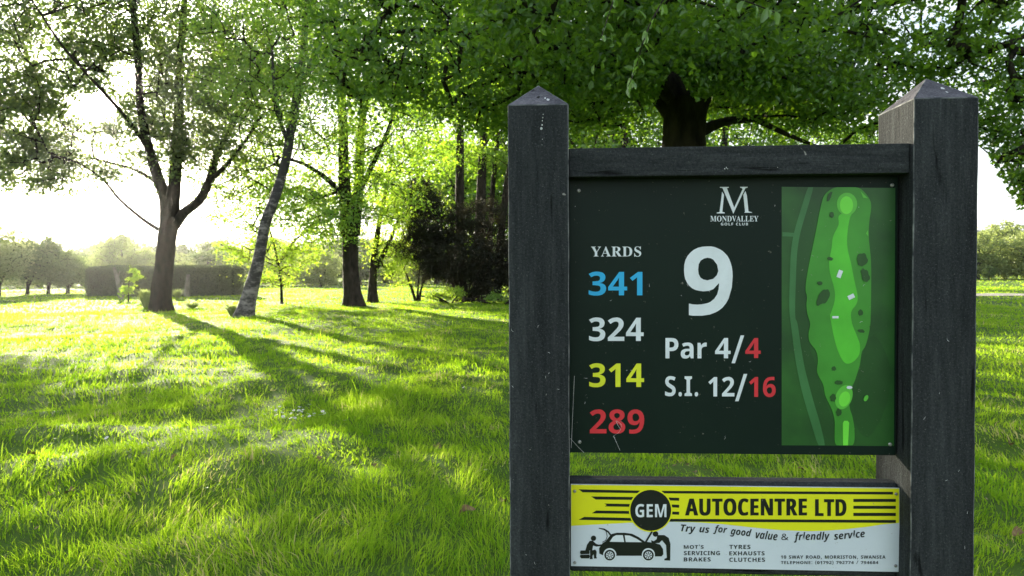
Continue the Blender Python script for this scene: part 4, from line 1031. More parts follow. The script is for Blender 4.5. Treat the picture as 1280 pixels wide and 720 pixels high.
def foliage_pts(T, arr, rad, n0, rs, per, spread, along=0.35):
    """leaf centres: flattened sprays round every target, plus some along thin twigs"""
    n = len(T)
    k = rs.poisson(per, n)
    idx = np.repeat(np.arange(n), k)
    th = rs.uniform(0, 2 * np.pi, n); sx = rs.uniform(.7, 1.5, n); sz = rs.uniform(.25, .6, n)
    g = rs.normal(0, 1, (len(idx), 3)) * spread
    x = g[:, 0] * sx[idx]; y = g[:, 1] * .8
    c, s = np.cos(th[idx]), np.sin(th[idx])
    tilt = rs.normal(0, .35, n)[idx]
    off = np.stack([x * c - y * s, x * s + y * c, g[:, 2] * sz[idx] + x * tilt - 0.08 * (x * x) / spread], -1)
    P = [T[idx] + off]
    thin = np.where(rad[n0:] < 0.022)[0] + n0
    if along and len(thin):
        m = int(len(idx) * along); q = rs.choice(thin, m)
        P.append(arr[q] + rs.normal(0, spread * .35, (m, 3)))
    return np.concatenate(P)

def make_tree(name, label, cat, group, base, spines, blobs, bark, leafm, per, spread, size, seed, fine=False, flare=0.35, aspect=0.62, up=1.0, step=0.45, kr=0.0075, rough=0.05, zmin=None, bmat=None, along=.35, cull=None, dens=1.0, grow_r=1.0):
    blobs = [(c_, a_ * grow_r, b_ * grow_r, h_ * grow_r, int(n_ * dens)) for c_, a_, b_, h_, n_ in blobs]
    rs = np.random.RandomState(seed)
    b = Vector(base)
    root = empty(name, b)
    tag(root, label, cat, group)
    Qs, Rs = [], []
    for si, sp in enumerate(spines):
        P = [Vector(p) - b for p, r in sp]; Rd = [r for p, r in sp]
        V, T, Q, Rr = tube_spine(P, Rd, 16 if si == 0 else 10, rough, seed + si, flare if si == 0 or (sp[0][0] - Vector(spines[0][0][0])).length < 1.0 else 0)
        Qs.append(Q); Rs.append(Rr)
        nm = 'trunk' if si == 0 else 'limb'
        link(nm, np_mesh(nm, V, T, True), bark, root)
    tg = blob_targets(blobs, rs) - np.array(tuple(b))
    if cull is not None:
        tg = tg[~cull(tg + np.array(tuple(b)))]
    Q = np.concatenate(Qs); Rr = np.concatenate(Rs)
    hi = Q[:, 2] > (1.6 if zmin is None else zmin)
    V, T, arr, rad, n0 = grow(Q[hi], Rr[hi], tg, rs, step=step, kr=kr)
    tag(link('branches', np_mesh('branches', V, T, True), bmat or bark, root), kind='stuff')
    C = foliage_pts(tg, arr, rad, n0, rs, per, spread, along)
    if cull is not None:
        C = C[~cull(C + np.array(tuple(b)))]
    V, T = leaves(C, size, rs, fine, up, aspect)
    tag(link('foliage', np_mesh('foliage', V, T), leafm, root), kind='stuff')
    return root

bark_dark = bark_mat('bark_dark_brown', (0.010, 0.008, 0.006), (0.05, 0.038, 0.03))
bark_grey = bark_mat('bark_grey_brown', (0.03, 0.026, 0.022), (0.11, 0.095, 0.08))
lf_oak = leaf_mat('leaf_deep_green', ((0.022, 0.050, 0.010), (0.050, 0.090, 0.018)), ((0.06, 0.15, 0.006), (0.20, 0.34, 0.012)), gloss=0.045)
lf_mid = leaf_mat('leaf_mid_green', ((0.040, 0.078, 0.014), (0.075, 0.12, 0.025)), ((0.13, 0.26, 0.010), (0.32, 0.46, 0.025)), gloss=0.06)
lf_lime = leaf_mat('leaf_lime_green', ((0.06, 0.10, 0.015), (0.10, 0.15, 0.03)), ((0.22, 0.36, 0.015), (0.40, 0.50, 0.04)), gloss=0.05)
lf_red = leaf_mat('leaf_bronze_green', ((0.030, 0.040, 0.014), (0.06, 0.070, 0.02)), ((0.05, 0.09, 0.008), (0.13, 0.20, 0.015)), gloss=0.06)
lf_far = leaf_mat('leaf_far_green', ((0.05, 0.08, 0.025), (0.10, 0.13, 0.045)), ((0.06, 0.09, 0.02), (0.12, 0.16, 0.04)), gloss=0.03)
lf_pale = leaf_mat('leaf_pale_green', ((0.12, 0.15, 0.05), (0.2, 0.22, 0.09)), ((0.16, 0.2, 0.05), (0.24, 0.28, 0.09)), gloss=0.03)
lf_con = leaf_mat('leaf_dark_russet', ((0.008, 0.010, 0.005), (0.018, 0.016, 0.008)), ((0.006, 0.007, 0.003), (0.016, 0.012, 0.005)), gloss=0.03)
lf_hedge = leaf_mat('leaf_hedge_green', ((0.03, 0.045, 0.018), (0.06, 0.08, 0.03)), ((0.02, 0.03, 0.008), (0.05, 0.07, 0.02)), gloss=0.04)

def base_at(px, Y, dz=-0.08):
    p = at(px, 360, Y); return Vector((p.x, Y, gz(p.x, Y) + dz))
def limb(Y, pts, dy=0.0):
    """pts: (px, py, half width in px, optional depth offset); a limb outline measured in the photograph"""
    o = []
    for q in pts:
        yy = Y + (q[3] if len(q) > 3 else 0)
        o.append((at(q[0], q[1], yy), q[2] * yy / F))
    return o

# ---- the spreading tree on the left, its trunk forked at head height
Y1 = 23.2
b1 = base_at(201, Y1)
sp = [[(b1, 13.5 * Y1 / F)] + limb(Y1, [(202, 368, 11.5), (205, 335, 11), (208, 300, 11.2), (213, 272, 11.8)]),
      limb(Y1, [(211, 280, 13), (207, 250, 9.5), (196, 218, 8.5, -.3), (184, 178, 7, -.5), (176, 130, 6, -.8), (172, 70, 5, -.8), (165, 0, 4, -1), (158, -70, 2)]),
      limb(Y1, [(214, 280, 12), (217, 245, 9.5), (220, 205, 8.5, .3), (223, 150, 7, .5), (224, 90, 6, .8), (229, 20, 4.5, 1), (236, -70, 2.5, 1.2), (240, -140, 1.5, 1.2)]),
      limb(Y1, [(218, 282, 9), (230, 266, 7.5), (249, 250, 7), (263, 222, 6, .2), (272, 190, 5, .4), (286, 165, 4.2, .7), (305, 130, 3.4, .9), (326, 85, 2.6, 1), (345, 30, 1.8, 1)]),
      limb(Y1, [(264, 225, 4), (284, 205, 3.0, -.3), (304, 180, 2.3, -.6), (330, 140, 1.6, -.8)]),
      limb(Y1, [(198, 287, 3.2), (180, 275, 2.6, -.3), (150, 250, 2.2, -.6), (128, 224, 1.8, -.8), (100, 205, 1.4, -1), (60, 190, 1.1, -1.2)]),
      limb(Y1, [(200, 232, 3.2), (175, 215, 2.6, .5), (140, 204, 2, .9), (90, 192, 1.6, 1.3), (30, 178, 1.2, 1.6)]),
      limb(Y1, [(187, 190, 3.4), (160, 150, 2.8, -1), (125, 110, 2.2, -1.8), (80, 60, 1.8, -2.4), (40, 0, 1.2, -3)])]
sp = [sp[0]] + [[(p_, r_ * .8) for p_, r_ in s_] for s_ in sp[1:]]
def beam(P, r):
    """the gap the low sun shines through on to the inner side of the sign's post"""
    s = np.array(tuple(SUNDIR)); v = P - np.array((0.62, 1.13, 1.42))
    return (np.linalg.norm(v - np.outer(v @ s, s), axis=1) < r * (1 + .3 * np.sin(P[:, 0] * 5) * np.sin(P[:, 2] * 7))) & (np.sin(P[:, 0] * 913.1 + P[:, 1] * 577.7) < .35)
# where the photograph's lawn is sunlit: (px, py, half width, half height across the beam, in metres)
SUNNY = [(570, 632, .30, .12), (515, 612, .32, .11), (430, 583, .44, .12), (345, 572, .34, .10), (225, 535, .5, .11), (140, 562, .4, .10), (480, 500, .5, .09), (60, 600, .3, .09), (90, 670, .28, .10), (250, 650, .25, .09),
         (430, 436, .9, .12), (215, 468, .8, .13), (60, 440, 1.0, .16), (600, 465, .6, .09), (1250, 470, .7, .14), (1250, 600, .3, .10)]
def sunny(P):
    s = np.array(tuple(SUNDIR)); hz = np.cross(s, (0, 0, 1.0)); hz /= np.linalg.norm(hz); vt = np.cross(hz, s)
    out = np.zeros(len(P), dtype=bool)
    for px, py, a, b in SUNNY:
        Y = EYE * F / (py - 340.5); g = at(px, py, Y)
        v = P - np.array((g.x, g.y, 0.03))
        wob = 1 + .25 * np.sin(P[:, 0] * 9 + P[:, 2] * 7)
        out |= ((v @ hz) / a) ** 2 + ((v @ vt) / b) ** 2 < wob
    return out & (np.sin(P[:, 0] * 913.1 + P[:, 2] * 577.7) < .75)
def gap1(P):
    v = P - np.array((0, 0, EYE)); k = F / v[:, 1]
    px = 640 + v[:, 0] * k; py = 340 - v[:, 2] * k
    return (((px - 118) / 30) ** 2 + ((py - 132) / 17) ** 2 < 1 + .5 * np.sin(px * .23) * np.sin(py * .31 + 1) + .4 * np.sin(px * .9 + py * .7)) | beam(P, .62) | sunny(P)
m_ = Y1 / F
bl = [(at(70, -10, Y1), 3.6, 3.2, 2.4, 85), (at(190, -60, Y1), 4, 3.5, 2.6, 100), (at(300, 10, Y1 + .5), 2.8, 3, 2.4, 70), (at(30, 70, Y1 - .5), 2.4, 2.6, 1.4, 42),
      (at(140, 45, Y1), 2.2, 2.8, 1.5, 46), (at(250, 95, Y1 + .5), 2.2, 2.2, 1.6, 46), (at(30, 165, Y1), 2.4, 2, 0.9, 22), (at(125, 222, Y1 - .7), .7, .5, .28, 8), (at(155, 200, Y1), 1.2, 1, .6, 8),
      (at(262, 205, Y1), 1.3, 1.2, 1.0, 20), (at(300, 165, Y1), 1.2, 1.2, 1.3, 24), (at(60, 205, Y1), 1.8, 1.2, .45, 12), (at(210, 120, Y1), 1.8, 2, 1.6, 26), (at(-60, 60, Y1), 2.5, 3, 3, 45), (at(60, 25, Y1), 3.0, 2.5, 1.3, 60), (at(215, 60, Y1), 2.0, 2.5, 1.6, 50), (at(320, 90, Y1), 1.6, 1.6, 1.4, 34), (at(20, 125, Y1), 1.5, 1.6, .8, 22), (at(75, 232, Y1 - .7), 1.2, .5, .3, 9), (at(60, 115, Y1 - .5), 1.4, 1.3, .7, 34), (at(165, 160, Y1 + .8), 1.1, 1.0, .9, 30), (at(105, 190, Y1), 1.7, 1, .5, 30), (at(25, 215, Y1), 1.5, 1, .4, 24), (at(55, 150, Y1), 1.6, 1.4, .8, 44), (at(150, 95, Y1), 1.4, 1.6, .9, 44), (at(5, 185, Y1), 1.2, 1, .6, 24), (at(215, 185, Y1), 1.1, 1, .8, 24), (at(245, 150, Y1), 1.2, 1.4, 1.1, 30)]
make_tree('broadleaf_tree', 'spreading tree with a thick trunk forking into three limbs, in front of the clipped hedge', 'tree', None, b1, sp, bl, bark_dark, lf_red, 36, 0.40, 0.12, 11, cull=gap1, kr=0.004, dens=2.0, grow_r=1.22, along=.5)

# ---- the leaning birch
Y2 = 19.7
b2 = base_at(303, Y2)
m_birch, nt_, out_ = mat_new('birch_bark')
_b = nt_.nodes.new('ShaderNodeBsdfPrincipled'); _tc = nt_.nodes.new('ShaderNodeTexCoord')
_mp = nt_.nodes.new('ShaderNodeMapping'); _mp.inputs['Scale'].default_value = (1, 1, 2.2)
_n = nt_.nodes.new('ShaderNodeTexNoise'); _n.inputs['Scale'].default_value = 3.2; _n.inputs['Detail'].default_value = 8; _n.inputs['Roughness'].default_value = .7
_sx = nt_.nodes.new('ShaderNodeSeparateXYZ'); _mr = nt_.nodes.new('ShaderNodeMapRange')
_mr.inputs['From Min'].default_value = 0.0; _mr.inputs['From Max'].default_value = 4.6; _mr.inputs['To Min'].default_value = 0.02; _mr.inputs['To Max'].default_value = 0.17
_wv = nt_.nodes.new('ShaderNodeMath'); _wv.operation = 'PINGPONG'; _wv.inputs[1].default_value = 0.2
_ad = nt_.nodes.new('ShaderNodeMath'); _ad.operation = 'SUBTRACT'
_r = nt_.nodes.new('ShaderNodeValToRGB'); _e = _r.color_ramp.elements
_e[0].position = 0.40; _e[0].color = (0.03, 0.026, 0.024, 1); _e[1].position = 0.56; _e[1].color = (0.26, 0.23, 0.22, 1)
nt_.links.new(_tc.outputs['Object'], _mp.inputs[0]); nt_.links.new(_mp.outputs[0], _n.inputs[0])
nt_.links.new(_tc.outputs['Object'], _sx.inputs[0]); nt_.links.new(_sx.outputs['Z'], _mr.inputs['Value'])
nt_.links.new(_n.outputs[0], _ad.inputs[0]); nt_.links.new(_mr.outputs[0], _ad.inputs[1])
nt_.nodes.remove(_wv)
nt_.links.new(_ad.outputs[0], _r.inputs[0]); nt_.links.new(_r.outputs[0], _b.inputs['Base Color'])
_b.inputs['Roughness'].default_value = .75
_bp = nt_.nodes.new('ShaderNodeBump'); _bp.inputs['Strength'].default_value = .7; _bp.inputs['Distance'].default_value = .03
nt_.links.new(_n.outputs[0], _bp.inputs['Height']); nt_.links.new(_bp.outputs[0], _b.inputs['Normal']); nt_.links.new(_b.outputs[0], out_.inputs[0])
sp = [[(b2, 11.5 * Y2 / F)] + limb(Y2, [(311, 372, 9.3), (320, 340, 7.8), (327, 305, 6.8), (332, 278, 6.6), (341, 255, 6.3), (350, 228, 5.8, .2), (358, 195, 5.5, .3), (364, 160, 5.2, .4), (370, 128, 4.8, .5), (376, 92, 4.8, .6), (381, 40, 3.6, .7), (386, -40, 2.4, .8), (388, -110, 1.4, .8)]),
      limb(Y2, [(361, 178, 3.4, .3), (350, 150, 2.8, 0), (343, 110, 2.2, -.3), (340, 60, 1.5, -.5)]),
      limb(Y2, [(374, 105, 3, .6), (392, 70, 2.2, .8), (410, 20, 1.5, 1)])]
bl = [(at(340, 40, Y2), 1.9, 2, 1.5, 60), (at(400, 60, Y2 + 1), 1.6, 2, 1.7, 55), (at(370, -40, Y2), 2.2, 2, 1.6, 60), (at(330, 120, Y2), 1.3, 1.4, 1.1, 36), (at(405, 140, Y2), 1.0, 1.3, 1.2, 26), (at(290, 70, Y2), 1.3, 1.2, 1.4, 34)]
make_tree('birch_tree', 'leaning silver birch with patchy white and black bark', 'tree', None, b2, sp, bl, m_birch, lf_mid, 36, 0.34, 0.10, 22, kr=0.0035, cull=sunny, dens=1.6, grow_r=1.15, bmat=bark_dark, zmin=3.0)

# ---- the upright tree with low hanging lime foliage
Y3 = 26.0
b3 = base_at(442, Y3)
sp = [[(b3, 14 * Y3 / F)] + limb(Y3, [(441, 368, 11), (439, 345, 10), (438, 310, 10), (437, 285, 10.5)]),
      limb(Y3, [(437, 292, 11), (433, 260, 8), (430, 220, 7, -.3), (429, 170, 6.2, -.5), (427, 110, 5, -.5), (422, 40, 3.8, -.6), (418, -40, 2.4, -.6), (416, -100, 1.2, -.6)]),
      limb(Y3, [(440, 292, 10), (446, 262, 7, .3), (449, 225, 6.2, .5), (450, 180, 5.2, .8), (456, 130, 4, 1), (465, 70, 3, 1.2), (474, 0, 1.8, 1.4)]),
      limb(Y3, [(449, 240, 3.6, .4), (466, 205, 3, 0), (482, 170, 2.2, -.4), (500, 120, 1.4, -.8)]),
      limb(Y3, [(432, 250, 3.6, -.2), (410, 225, 3, -.8), (380, 205, 2.2, -1.4), (345, 195, 1.4, -2)])]
bl = [(at(430, 130, Y3), 3.6, 3.4, 2.2, 95), (at(420, 40, Y3), 4, 3.4, 2.4, 95), (at(370, 210, Y3), 2.4, 2.2, 1.3, 55), (at(310, 250, Y3 + .5), 1.9, 1.6, 1.2, 50), (at(380, 255, Y3 - .5), 1.6, 1.4, 1.0, 34), (at(500, 160, Y3), 2.0, 2.2, 1.9, 55),
      (at(400, 275, Y3 - 1), 1.6, 1.2, .8, 28), (at(470, 240, Y3 - .5), 1.6, 1.4, 1.1, 34), (at(520, 90, Y3), 2, 2.4, 2, 50), (at(300, 130, Y3 + 1), 2.4, 2.4, 1.8, 40)]
make_tree('broadleaf_tree', 'upright dark-trunked tree with a full crown, right of the leaning birch', 'tree', None, b3, sp, bl, bark_dark, lf_mid, 38, 0.38, 0.12, 33, kr=0.0045, cull=sunny, dens=1.9, grow_r=1.12)
# lime, low sprays: a young tree just behind each side of it
Y4 = 29.0
b4 = base_at(466, Y4)
sp = [[(b4, 7 * Y4 / F)] + limb(Y4, [(466, 355, 5), (468, 320, 4), (474, 280, 3), (482, 240, 2), (490, 200, 1.5)]),
      limb(Y4, [(467, 340, 3.5), (478, 320, 3), (492, 290, 2), (503, 260, 1.4)])]
bl = [(at(492, 290, Y4), 1.5, 1.4, 1.6, 90), (at(500, 335, Y4 - .5), .75, .9, .9, 40), (at(472, 240, Y4), 1.5, 1.4, 1.2, 50), (at(520, 255, Y4), 1.2, 1.2, 1.1, 40), (at(415, 250, Y4), 1.5, 1.4, .9, 34)]
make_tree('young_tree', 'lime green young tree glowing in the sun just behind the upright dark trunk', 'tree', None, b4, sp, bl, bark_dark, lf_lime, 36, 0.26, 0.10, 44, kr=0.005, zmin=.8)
Y5 = 27.5
b5 = base_at(352, Y5)
sp = [[(b5, 1.6 * Y5 / F)] + limb(Y5, [(351, 350, 1.3), (346, 320, 1.2), (338, 290, 1.0), (330, 262, .8)]), limb(Y5, [(348, 330, 1.7), (365, 305, 1.4), (380, 290, 1)])]
bl = [(at(320, 312, Y5), 1.7, 1.3, .6, 70), (at(378, 318, Y5), .9, .9, .6, 34), (at(345, 345, Y5), 1.0, .9, .4, 24), (at(395, 290, Y5), 1.2, 1, .5, 30)]
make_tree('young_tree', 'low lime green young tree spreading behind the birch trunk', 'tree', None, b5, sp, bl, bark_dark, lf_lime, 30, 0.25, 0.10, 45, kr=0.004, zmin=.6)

# ---- the dark russet thicket beside the sign, with slim stems rising out of it
Y6 = 28.5
def thicket(name, label, px, Y, blobs_, seed, leafm, per, spread, size, nst=9, hgt=1.8, up=0.2, aspect=.35, cat='shrub'):
    b = base_at(px, Y); rs = random.Random(seed)
    sps = []
    for k in range(nst):
        a = 2 * math.pi * k / nst + rs.uniform(-.3, .3); o = Vector((math.cos(a), math.sin(a), 0))
        s0 = b + o * rs.uniform(0, .25)
        sps.append([(s0, .05), (s0 + o * .35 + Vector((0, 0, hgt * .4)), .035), (s0 + o * (.8 + rs.random() * .6) + Vector((0, 0, hgt)), .018)])
    return make_tree(name, label, cat, None, b, sps, blobs_, bark_dark, leafm, per, spread, size, seed, flare=0, aspect=aspect, up=up, zmin=.25, kr=.004, rough=.1)
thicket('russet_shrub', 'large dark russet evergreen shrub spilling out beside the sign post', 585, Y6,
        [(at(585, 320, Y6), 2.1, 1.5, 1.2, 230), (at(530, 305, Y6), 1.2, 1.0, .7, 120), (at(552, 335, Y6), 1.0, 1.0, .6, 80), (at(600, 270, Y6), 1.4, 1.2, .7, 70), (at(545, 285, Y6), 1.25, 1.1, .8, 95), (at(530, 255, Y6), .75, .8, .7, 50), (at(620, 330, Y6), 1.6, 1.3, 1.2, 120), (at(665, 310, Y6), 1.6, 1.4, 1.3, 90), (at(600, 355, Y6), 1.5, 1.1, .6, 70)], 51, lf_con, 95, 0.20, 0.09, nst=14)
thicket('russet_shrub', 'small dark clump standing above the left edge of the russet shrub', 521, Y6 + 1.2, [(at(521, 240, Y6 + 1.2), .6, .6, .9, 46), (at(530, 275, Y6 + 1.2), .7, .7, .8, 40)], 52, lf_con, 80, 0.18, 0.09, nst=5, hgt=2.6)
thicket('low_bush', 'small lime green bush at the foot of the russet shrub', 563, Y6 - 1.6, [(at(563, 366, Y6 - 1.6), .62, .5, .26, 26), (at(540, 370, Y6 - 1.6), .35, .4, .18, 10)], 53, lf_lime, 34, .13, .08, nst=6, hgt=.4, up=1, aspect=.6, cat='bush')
thicket('low_bush', 'low green bush under the russet shrub against the sign post', 625, Y6 - 1.8, [(at(622, 372, Y6 - 1.8), .7, .5, .18, 22)], 54, lf_mid, 30, .13, .08, nst=6, hgt=.35, up=1, aspect=.6, cat='bush')
stems = [(575, 29.6, 7.5, 0, 'slim dark stem rising from the middle of the russet shrub'), (600, 30.6, 8.5, 4, 'thickest of the slim dark stems rising from the russet shrub'), (612, 31.8, 4.5, 9, 'thin dark stem leaning away beside the thickest stem above the russet shrub'),
         (626, 30.2, 5.5, 16, 'leaning dark stem nearest the sign post above the russet shrub'), (652, 31, 6.5, 8, 'slim dark stem behind the end post of the sign')]
for k, (px, Y, hw, lean, lab) in enumerate(stems):
    b = base_at(px - lean * .3, Y)
    sp = [[(b, hw * 1.0 * Y / F)] + limb(Y, [(px, 300, hw * .8), (px + lean * .4, 240, hw * .72), (px + lean, 180, hw * .6), (px + lean * 1.4, 100, hw * .5), (px + lean * 2, 20, hw * .35), (px + lean * 2.4, -50, hw * .15)])]
    bl = [(at(px + lean, 120, Y), 1.8, 1.8, 1.7, 34), (at(px + lean * 2, 30, Y), 2.4, 2.2, 2.2, 50), (at(px - 10, 195, Y), 1.2, 1.2, .6, 10)]
    make_tree('slim_tree', lab, 'tree', 'slim trees rising behind the russet shrub', b, sp, bl, bark_dark, lf_mid, 50, .34, .13, 60 + k, kr=.005, zmin=4)

# ---- the big tree behind the sign
Y7 = 9.4
b7 = base_at(850, Y7)
sp = [[(b7, 44 * Y7 / F)] + limb(Y7, [(850, 420, 35), (852, 340, 32), (852, 260, 30), (853, 200, 26), (855, 165, 25), (856, 125, 26)]),
      limb(Y7, [(849, 150, 19), (838, 110, 16), (822, 60, 16, .3), (805, 0, 13, .5), (790, -80, 9, .7), (780, -180, 4, .8)]),
      limb(Y7, [(862, 150, 19), (880, 105, 15), (905, 60, 14, .3), (925, 10, 12, .6), (945, -70, 8, 1), (960, -170, 4, 1.2)]),
      limb(Y7, [(868, 168, 9), (905, 152, 5.5, .2), (945, 148, 4.6, .6), (985, 140, 5, 1), (1030, 120, 4, 1.3), (1085, 90, 3, 1.5), (1150, 60, 2, 1.6)]),
      limb(Y7, [(945, 149, 4, .6), (970, 162, 3.2, .8), (1000, 175, 2.4, 1), (1040, 190, 1.6, 1.2)]),
      limb(Y7, [(840, 140, 13), (800, 95, 10, -.3), (740, 70, 8, -.5), (660, 52, 6, -.7), (560, 40, 4, -.8), (470, 40, 2, -.9)]),
      limb(Y7, [(905, 62, 9, .3), (960, 40, 7, 0), (1040, 20, 5.5, -.4), (1130, 0, 4, -.8), (1220, -10, 2.5, -1)]),
      limb(Y7, [(842, 130, 8), (810, 80, 7, -1.2), (800, 20, 6, -2.4), (810, -60, 4, -3.6), (830, -150, 2, -4.6)]),
      limb(Y7, [(870, 120, 8), (900, 40, 7, -1.4), (980, -40, 5, -2.8), (1060, -120, 3, -4)])]
def keep_open(P):
    """the crown stops where the photograph shows open air: below its drooping edge left and right of the sign, and round the trunk"""
    v = P - np.array((0, 0, EYE)); z = P[:, 2]; x = P[:, 0]; y = P[:, 1]
    q = x / np.maximum(y, .5); r = v[:, 2] / np.maximum(y, .5)
    lowL = (q < 0.0) & (r < 0.19 + 0.10 * np.clip(-q, 0, 1))
    lowR = ((q > 0.60) & (q < .69) & (r < 0.18)) | ((q >= .69) & (r < .18 - (q - .69) * 1.9))
    wob = .03 * np.sin(q * 31) + .022 * np.sin(q * 83 + 1)
    trunk = (q > .175) & (q < .315) & (r < 0.245 + wob) & (y < 9.6)
    bole = (q > .20) & (q < .42) & (r < 0.225 + wob) & (y < 9.0)
    return beam(P, .45) | sunny(P) | lowL | lowR | trunk | bole | (y < 3.6) | (z < 1.9)
bl = [(at(560, 60, Y7), 1.9, 2.2, 1.1, 110), (at(690, 30, Y7), 1.6, 2.0, .8, 110), (at(745, 120, Y7 + .9), 1.0, 1.2, .55, 60), (at(850, -50, Y7), 2.6, 3, 1.1, 130), (at(980, 55, Y7), 1.3, 1.8, .8, 90),
      (at(940, 115, Y7 + 1.5), .9, 1.0, .35, 30), (at(1060, 150, Y7 + 1.5), 1.4, 1.2, .28, 36), (at(1110, 30, Y7), 1.5, 1.8, .75, 62), (at(1225, 110, Y7), 1.1, 1.5, .9, 70), (at(1320, 60, Y7), 1.8, 2.4, 1.6, 100), (at(1262, 200, Y7 - .5), .55, .7, .5, 34), (at(1285, 240, Y7 - .8), .4, .4, .3, 10),
      (at(820, -200, Y7), 4.5, 4.2, 2.0, 200), (at(1100, -150, Y7), 3.2, 3.6, 1.8, 110), (at(560, -80, Y7), 2.8, 3.0, 1.5, 120), (at(900, 10, 6.2), 1.6, 1.0, .35, 50), (at(690, 0, 6.4), 1.3, 1.0, .45, 50), (at(470, 60, Y7 + .5), .9, 1.8, .8, 50), (at(640, 130, Y7 + 1), .9, 1.2, .5, 40), (at(820, 80, 8.2), 1.3, .7, .4, 80), (at(910, 80, 8.2), 1.1, .7, .45, 64), (at(1010, 110, 8.6), 1.0, .8, .45, 44), (at(870, 60, 11.5), 2.2, .8, 1.0, 110), (at(1000, 90, 11.5), 1.6, .8, .7, 60)]
oak = make_tree('oak_tree', 'big dark broad-crowned tree whose trunk stands behind the sign', 'tree', None, b7, sp, bl, bark_mat('bark_mossy', (0.007, 0.006, 0.004), (0.035, 0.032, 0.016)), lf_oak, 52, 0.24, 0.080, 77, fine=True, step=.35, kr=.0045, flare=.5, cull=keep_open, zmin=2.0)

# two hanging sprays at the front of the big crown, near enough to show their leaves one by one
def spray(pts, Y, n, seed, size):
    rs = random.Random(seed)
    P = [at(px, py, Y + dy) for px, py, dy in pts]
    b = oak.location
    V, T, Q, _ = tube_spine([p - b for p in P], [.006, .005, .004, .003, .002][:len(P)], 6, .05, seed)
    tw = link('twig', np_mesh('twig', V, T, True), bark_dark, oak)
    V = []; Fc = []
    m = 6
    for i in range(m + 1):
        t = i / m; w_ = .30 * math.sin(math.pi * (0.03 + .95 * t)) ** .75
        for j in (-1, -.5, 0, .5, 1): V.append((w_ * j, t, .10 * abs(j) * w_ / .3 - .22 * t * t + .02 * math.sin(j * 4 + t * 9)))
    Fc = [(i * 5 + j, i * 5 + j + 1, i * 5 + 6 + j, i * 5 + 5 + j) for i in range(m) for j in range(4)]
    me = pymesh('leaf', V, Fc, True); me.materials.append(lf_oakn)
    for k in range(n):
        t = (k + .5) / n; q = Vector(Q[min(int(t * len(Q)), len(Q) - 1)])
        o = bpy.data.objects.new('leaf', me); COL.objects.link(o); o.parent = oak
        o.location = q + Vector((rs.uniform(-.01, .01), rs.uniform(-.03, .03), rs.uniform(-.01, .01)))
        s = size * rs.uniform(.75, 1.2); o.scale = (s, s, s)
        o.rotation_euler = (rs.uniform(-1.5, -.5), rs.uniform(-.5, .5), rs.choice((-1, 1)) * rs.uniform(.7, 2.4))
lf_oakn = leaf_mat('leaf_near_green', ((0.05, 0.10, 0.025), (0.09, 0.15, 0.04)), ((0.08, 0.18, 0.01), (0.14, 0.26, 0.02)), gloss=0.08)
spray([(835, -10, .3), (815, 25, .1), (803, 55, 0), (795, 85, 0), (785, 108, -.1)], 4.5, 22, 1, .072)
spray([(880, -20, .2), (915, -5, 0), (945, 6, 0), (970, 16, 0)], 4.4, 16, 2, .08)
spray([(770, -10, .3), (762, 15, .1), (752, 45, 0)], 4.9, 12, 3, .065)

build_litter()

# ================================================================ THE FAR SIDE OF THE FAIRWAY
def far_tree_protos():
    out = []
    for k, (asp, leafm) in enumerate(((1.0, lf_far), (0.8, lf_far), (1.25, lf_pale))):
        rs = np.random.RandomState(200 + k)
        spines = [[(Vector((0, 0, -.2)), .28), (Vector((.1, 0, 1.5)), .2), (Vector((-.1, .1, 3.5)), .14), (Vector((.2, 0, 5.5)), .05)],
                  [(Vector((.05, 0, 1.6)), .13), (Vector((.9, .3, 3)), .08), (Vector((1.5, .4, 4.2)), .04)], [(Vector((0, 0, 1.8)), .13), (Vector((-1.0, -.2, 3.1)), .08), (Vector((-1.6, 0, 4.4)), .04)]]
        bl = [(Vector((0, 0, 4.3)), 2.6 * asp, 2.4 * asp, 2.0, 90), (Vector((-1.3 * asp, .3, 3.0)), 1.5, 1.5, 1.3, 40), (Vector((1.4 * asp, -.3, 3.2)), 1.5, 1.5, 1.4, 40), (Vector((.4, 0, 5.6)), 1.4, 1.4, 1.1, 30)]
        if k == 2: bl += [(Vector((0, 0, 1.7)), 2.6, 2.2, 1.3, 70), (Vector((1.5, .2, 1.2)), 1.6, 1.4, .9, 30), (Vector((-1.6, -.2, 1.3)), 1.5, 1.4, .9, 30)]
        else: bl += [(Vector((0, 0, 2.0)), 2.2, 2.0, 1.1, 40)]
        out.append((spines, bl, leafm, 210 + k))
    return out
_prot = far_tree_protos()
def far_proto(i, name, label, group, loc):
    spines, bl, lm, seed = _prot[i]
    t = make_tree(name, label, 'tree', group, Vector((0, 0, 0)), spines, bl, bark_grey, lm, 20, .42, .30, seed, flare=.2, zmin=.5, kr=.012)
    t.location = loc
    return t
protos = {}
def far_tree(i, px, Y, top_py, label, group, wide=1.0, rz=0.0, name='distant_tree'):
    """top_py: the height the crown reaches in the photograph"""
    p = at(px, 360, Y)
    H_ = at(px, top_py, Y).z + .1
    loc = Vector((p.x, Y, gz(p.x, Y)))
    if i not in protos:
        protos[i] = far_proto(i, name, label, group, loc); t = protos[i]
    else:
        t = copy_tree(protos[i]); t.name = name
        t['label'] = label
        t['group'] = group
    t.location = loc
    s = H_ / 6.9
    t.scale = (s * wide, s * wide, s)
    t.rotation_euler = (0, 0, rz)
    return t
rr = random.Random(9)
G1 = 'far row of trees beyond the hedge'
ordn = 'first second third fourth fifth sixth seventh eighth ninth tenth eleventh twelfth thirteenth fourteenth fifteenth sixteenth seventeenth eighteenth nineteenth twentieth'.split()
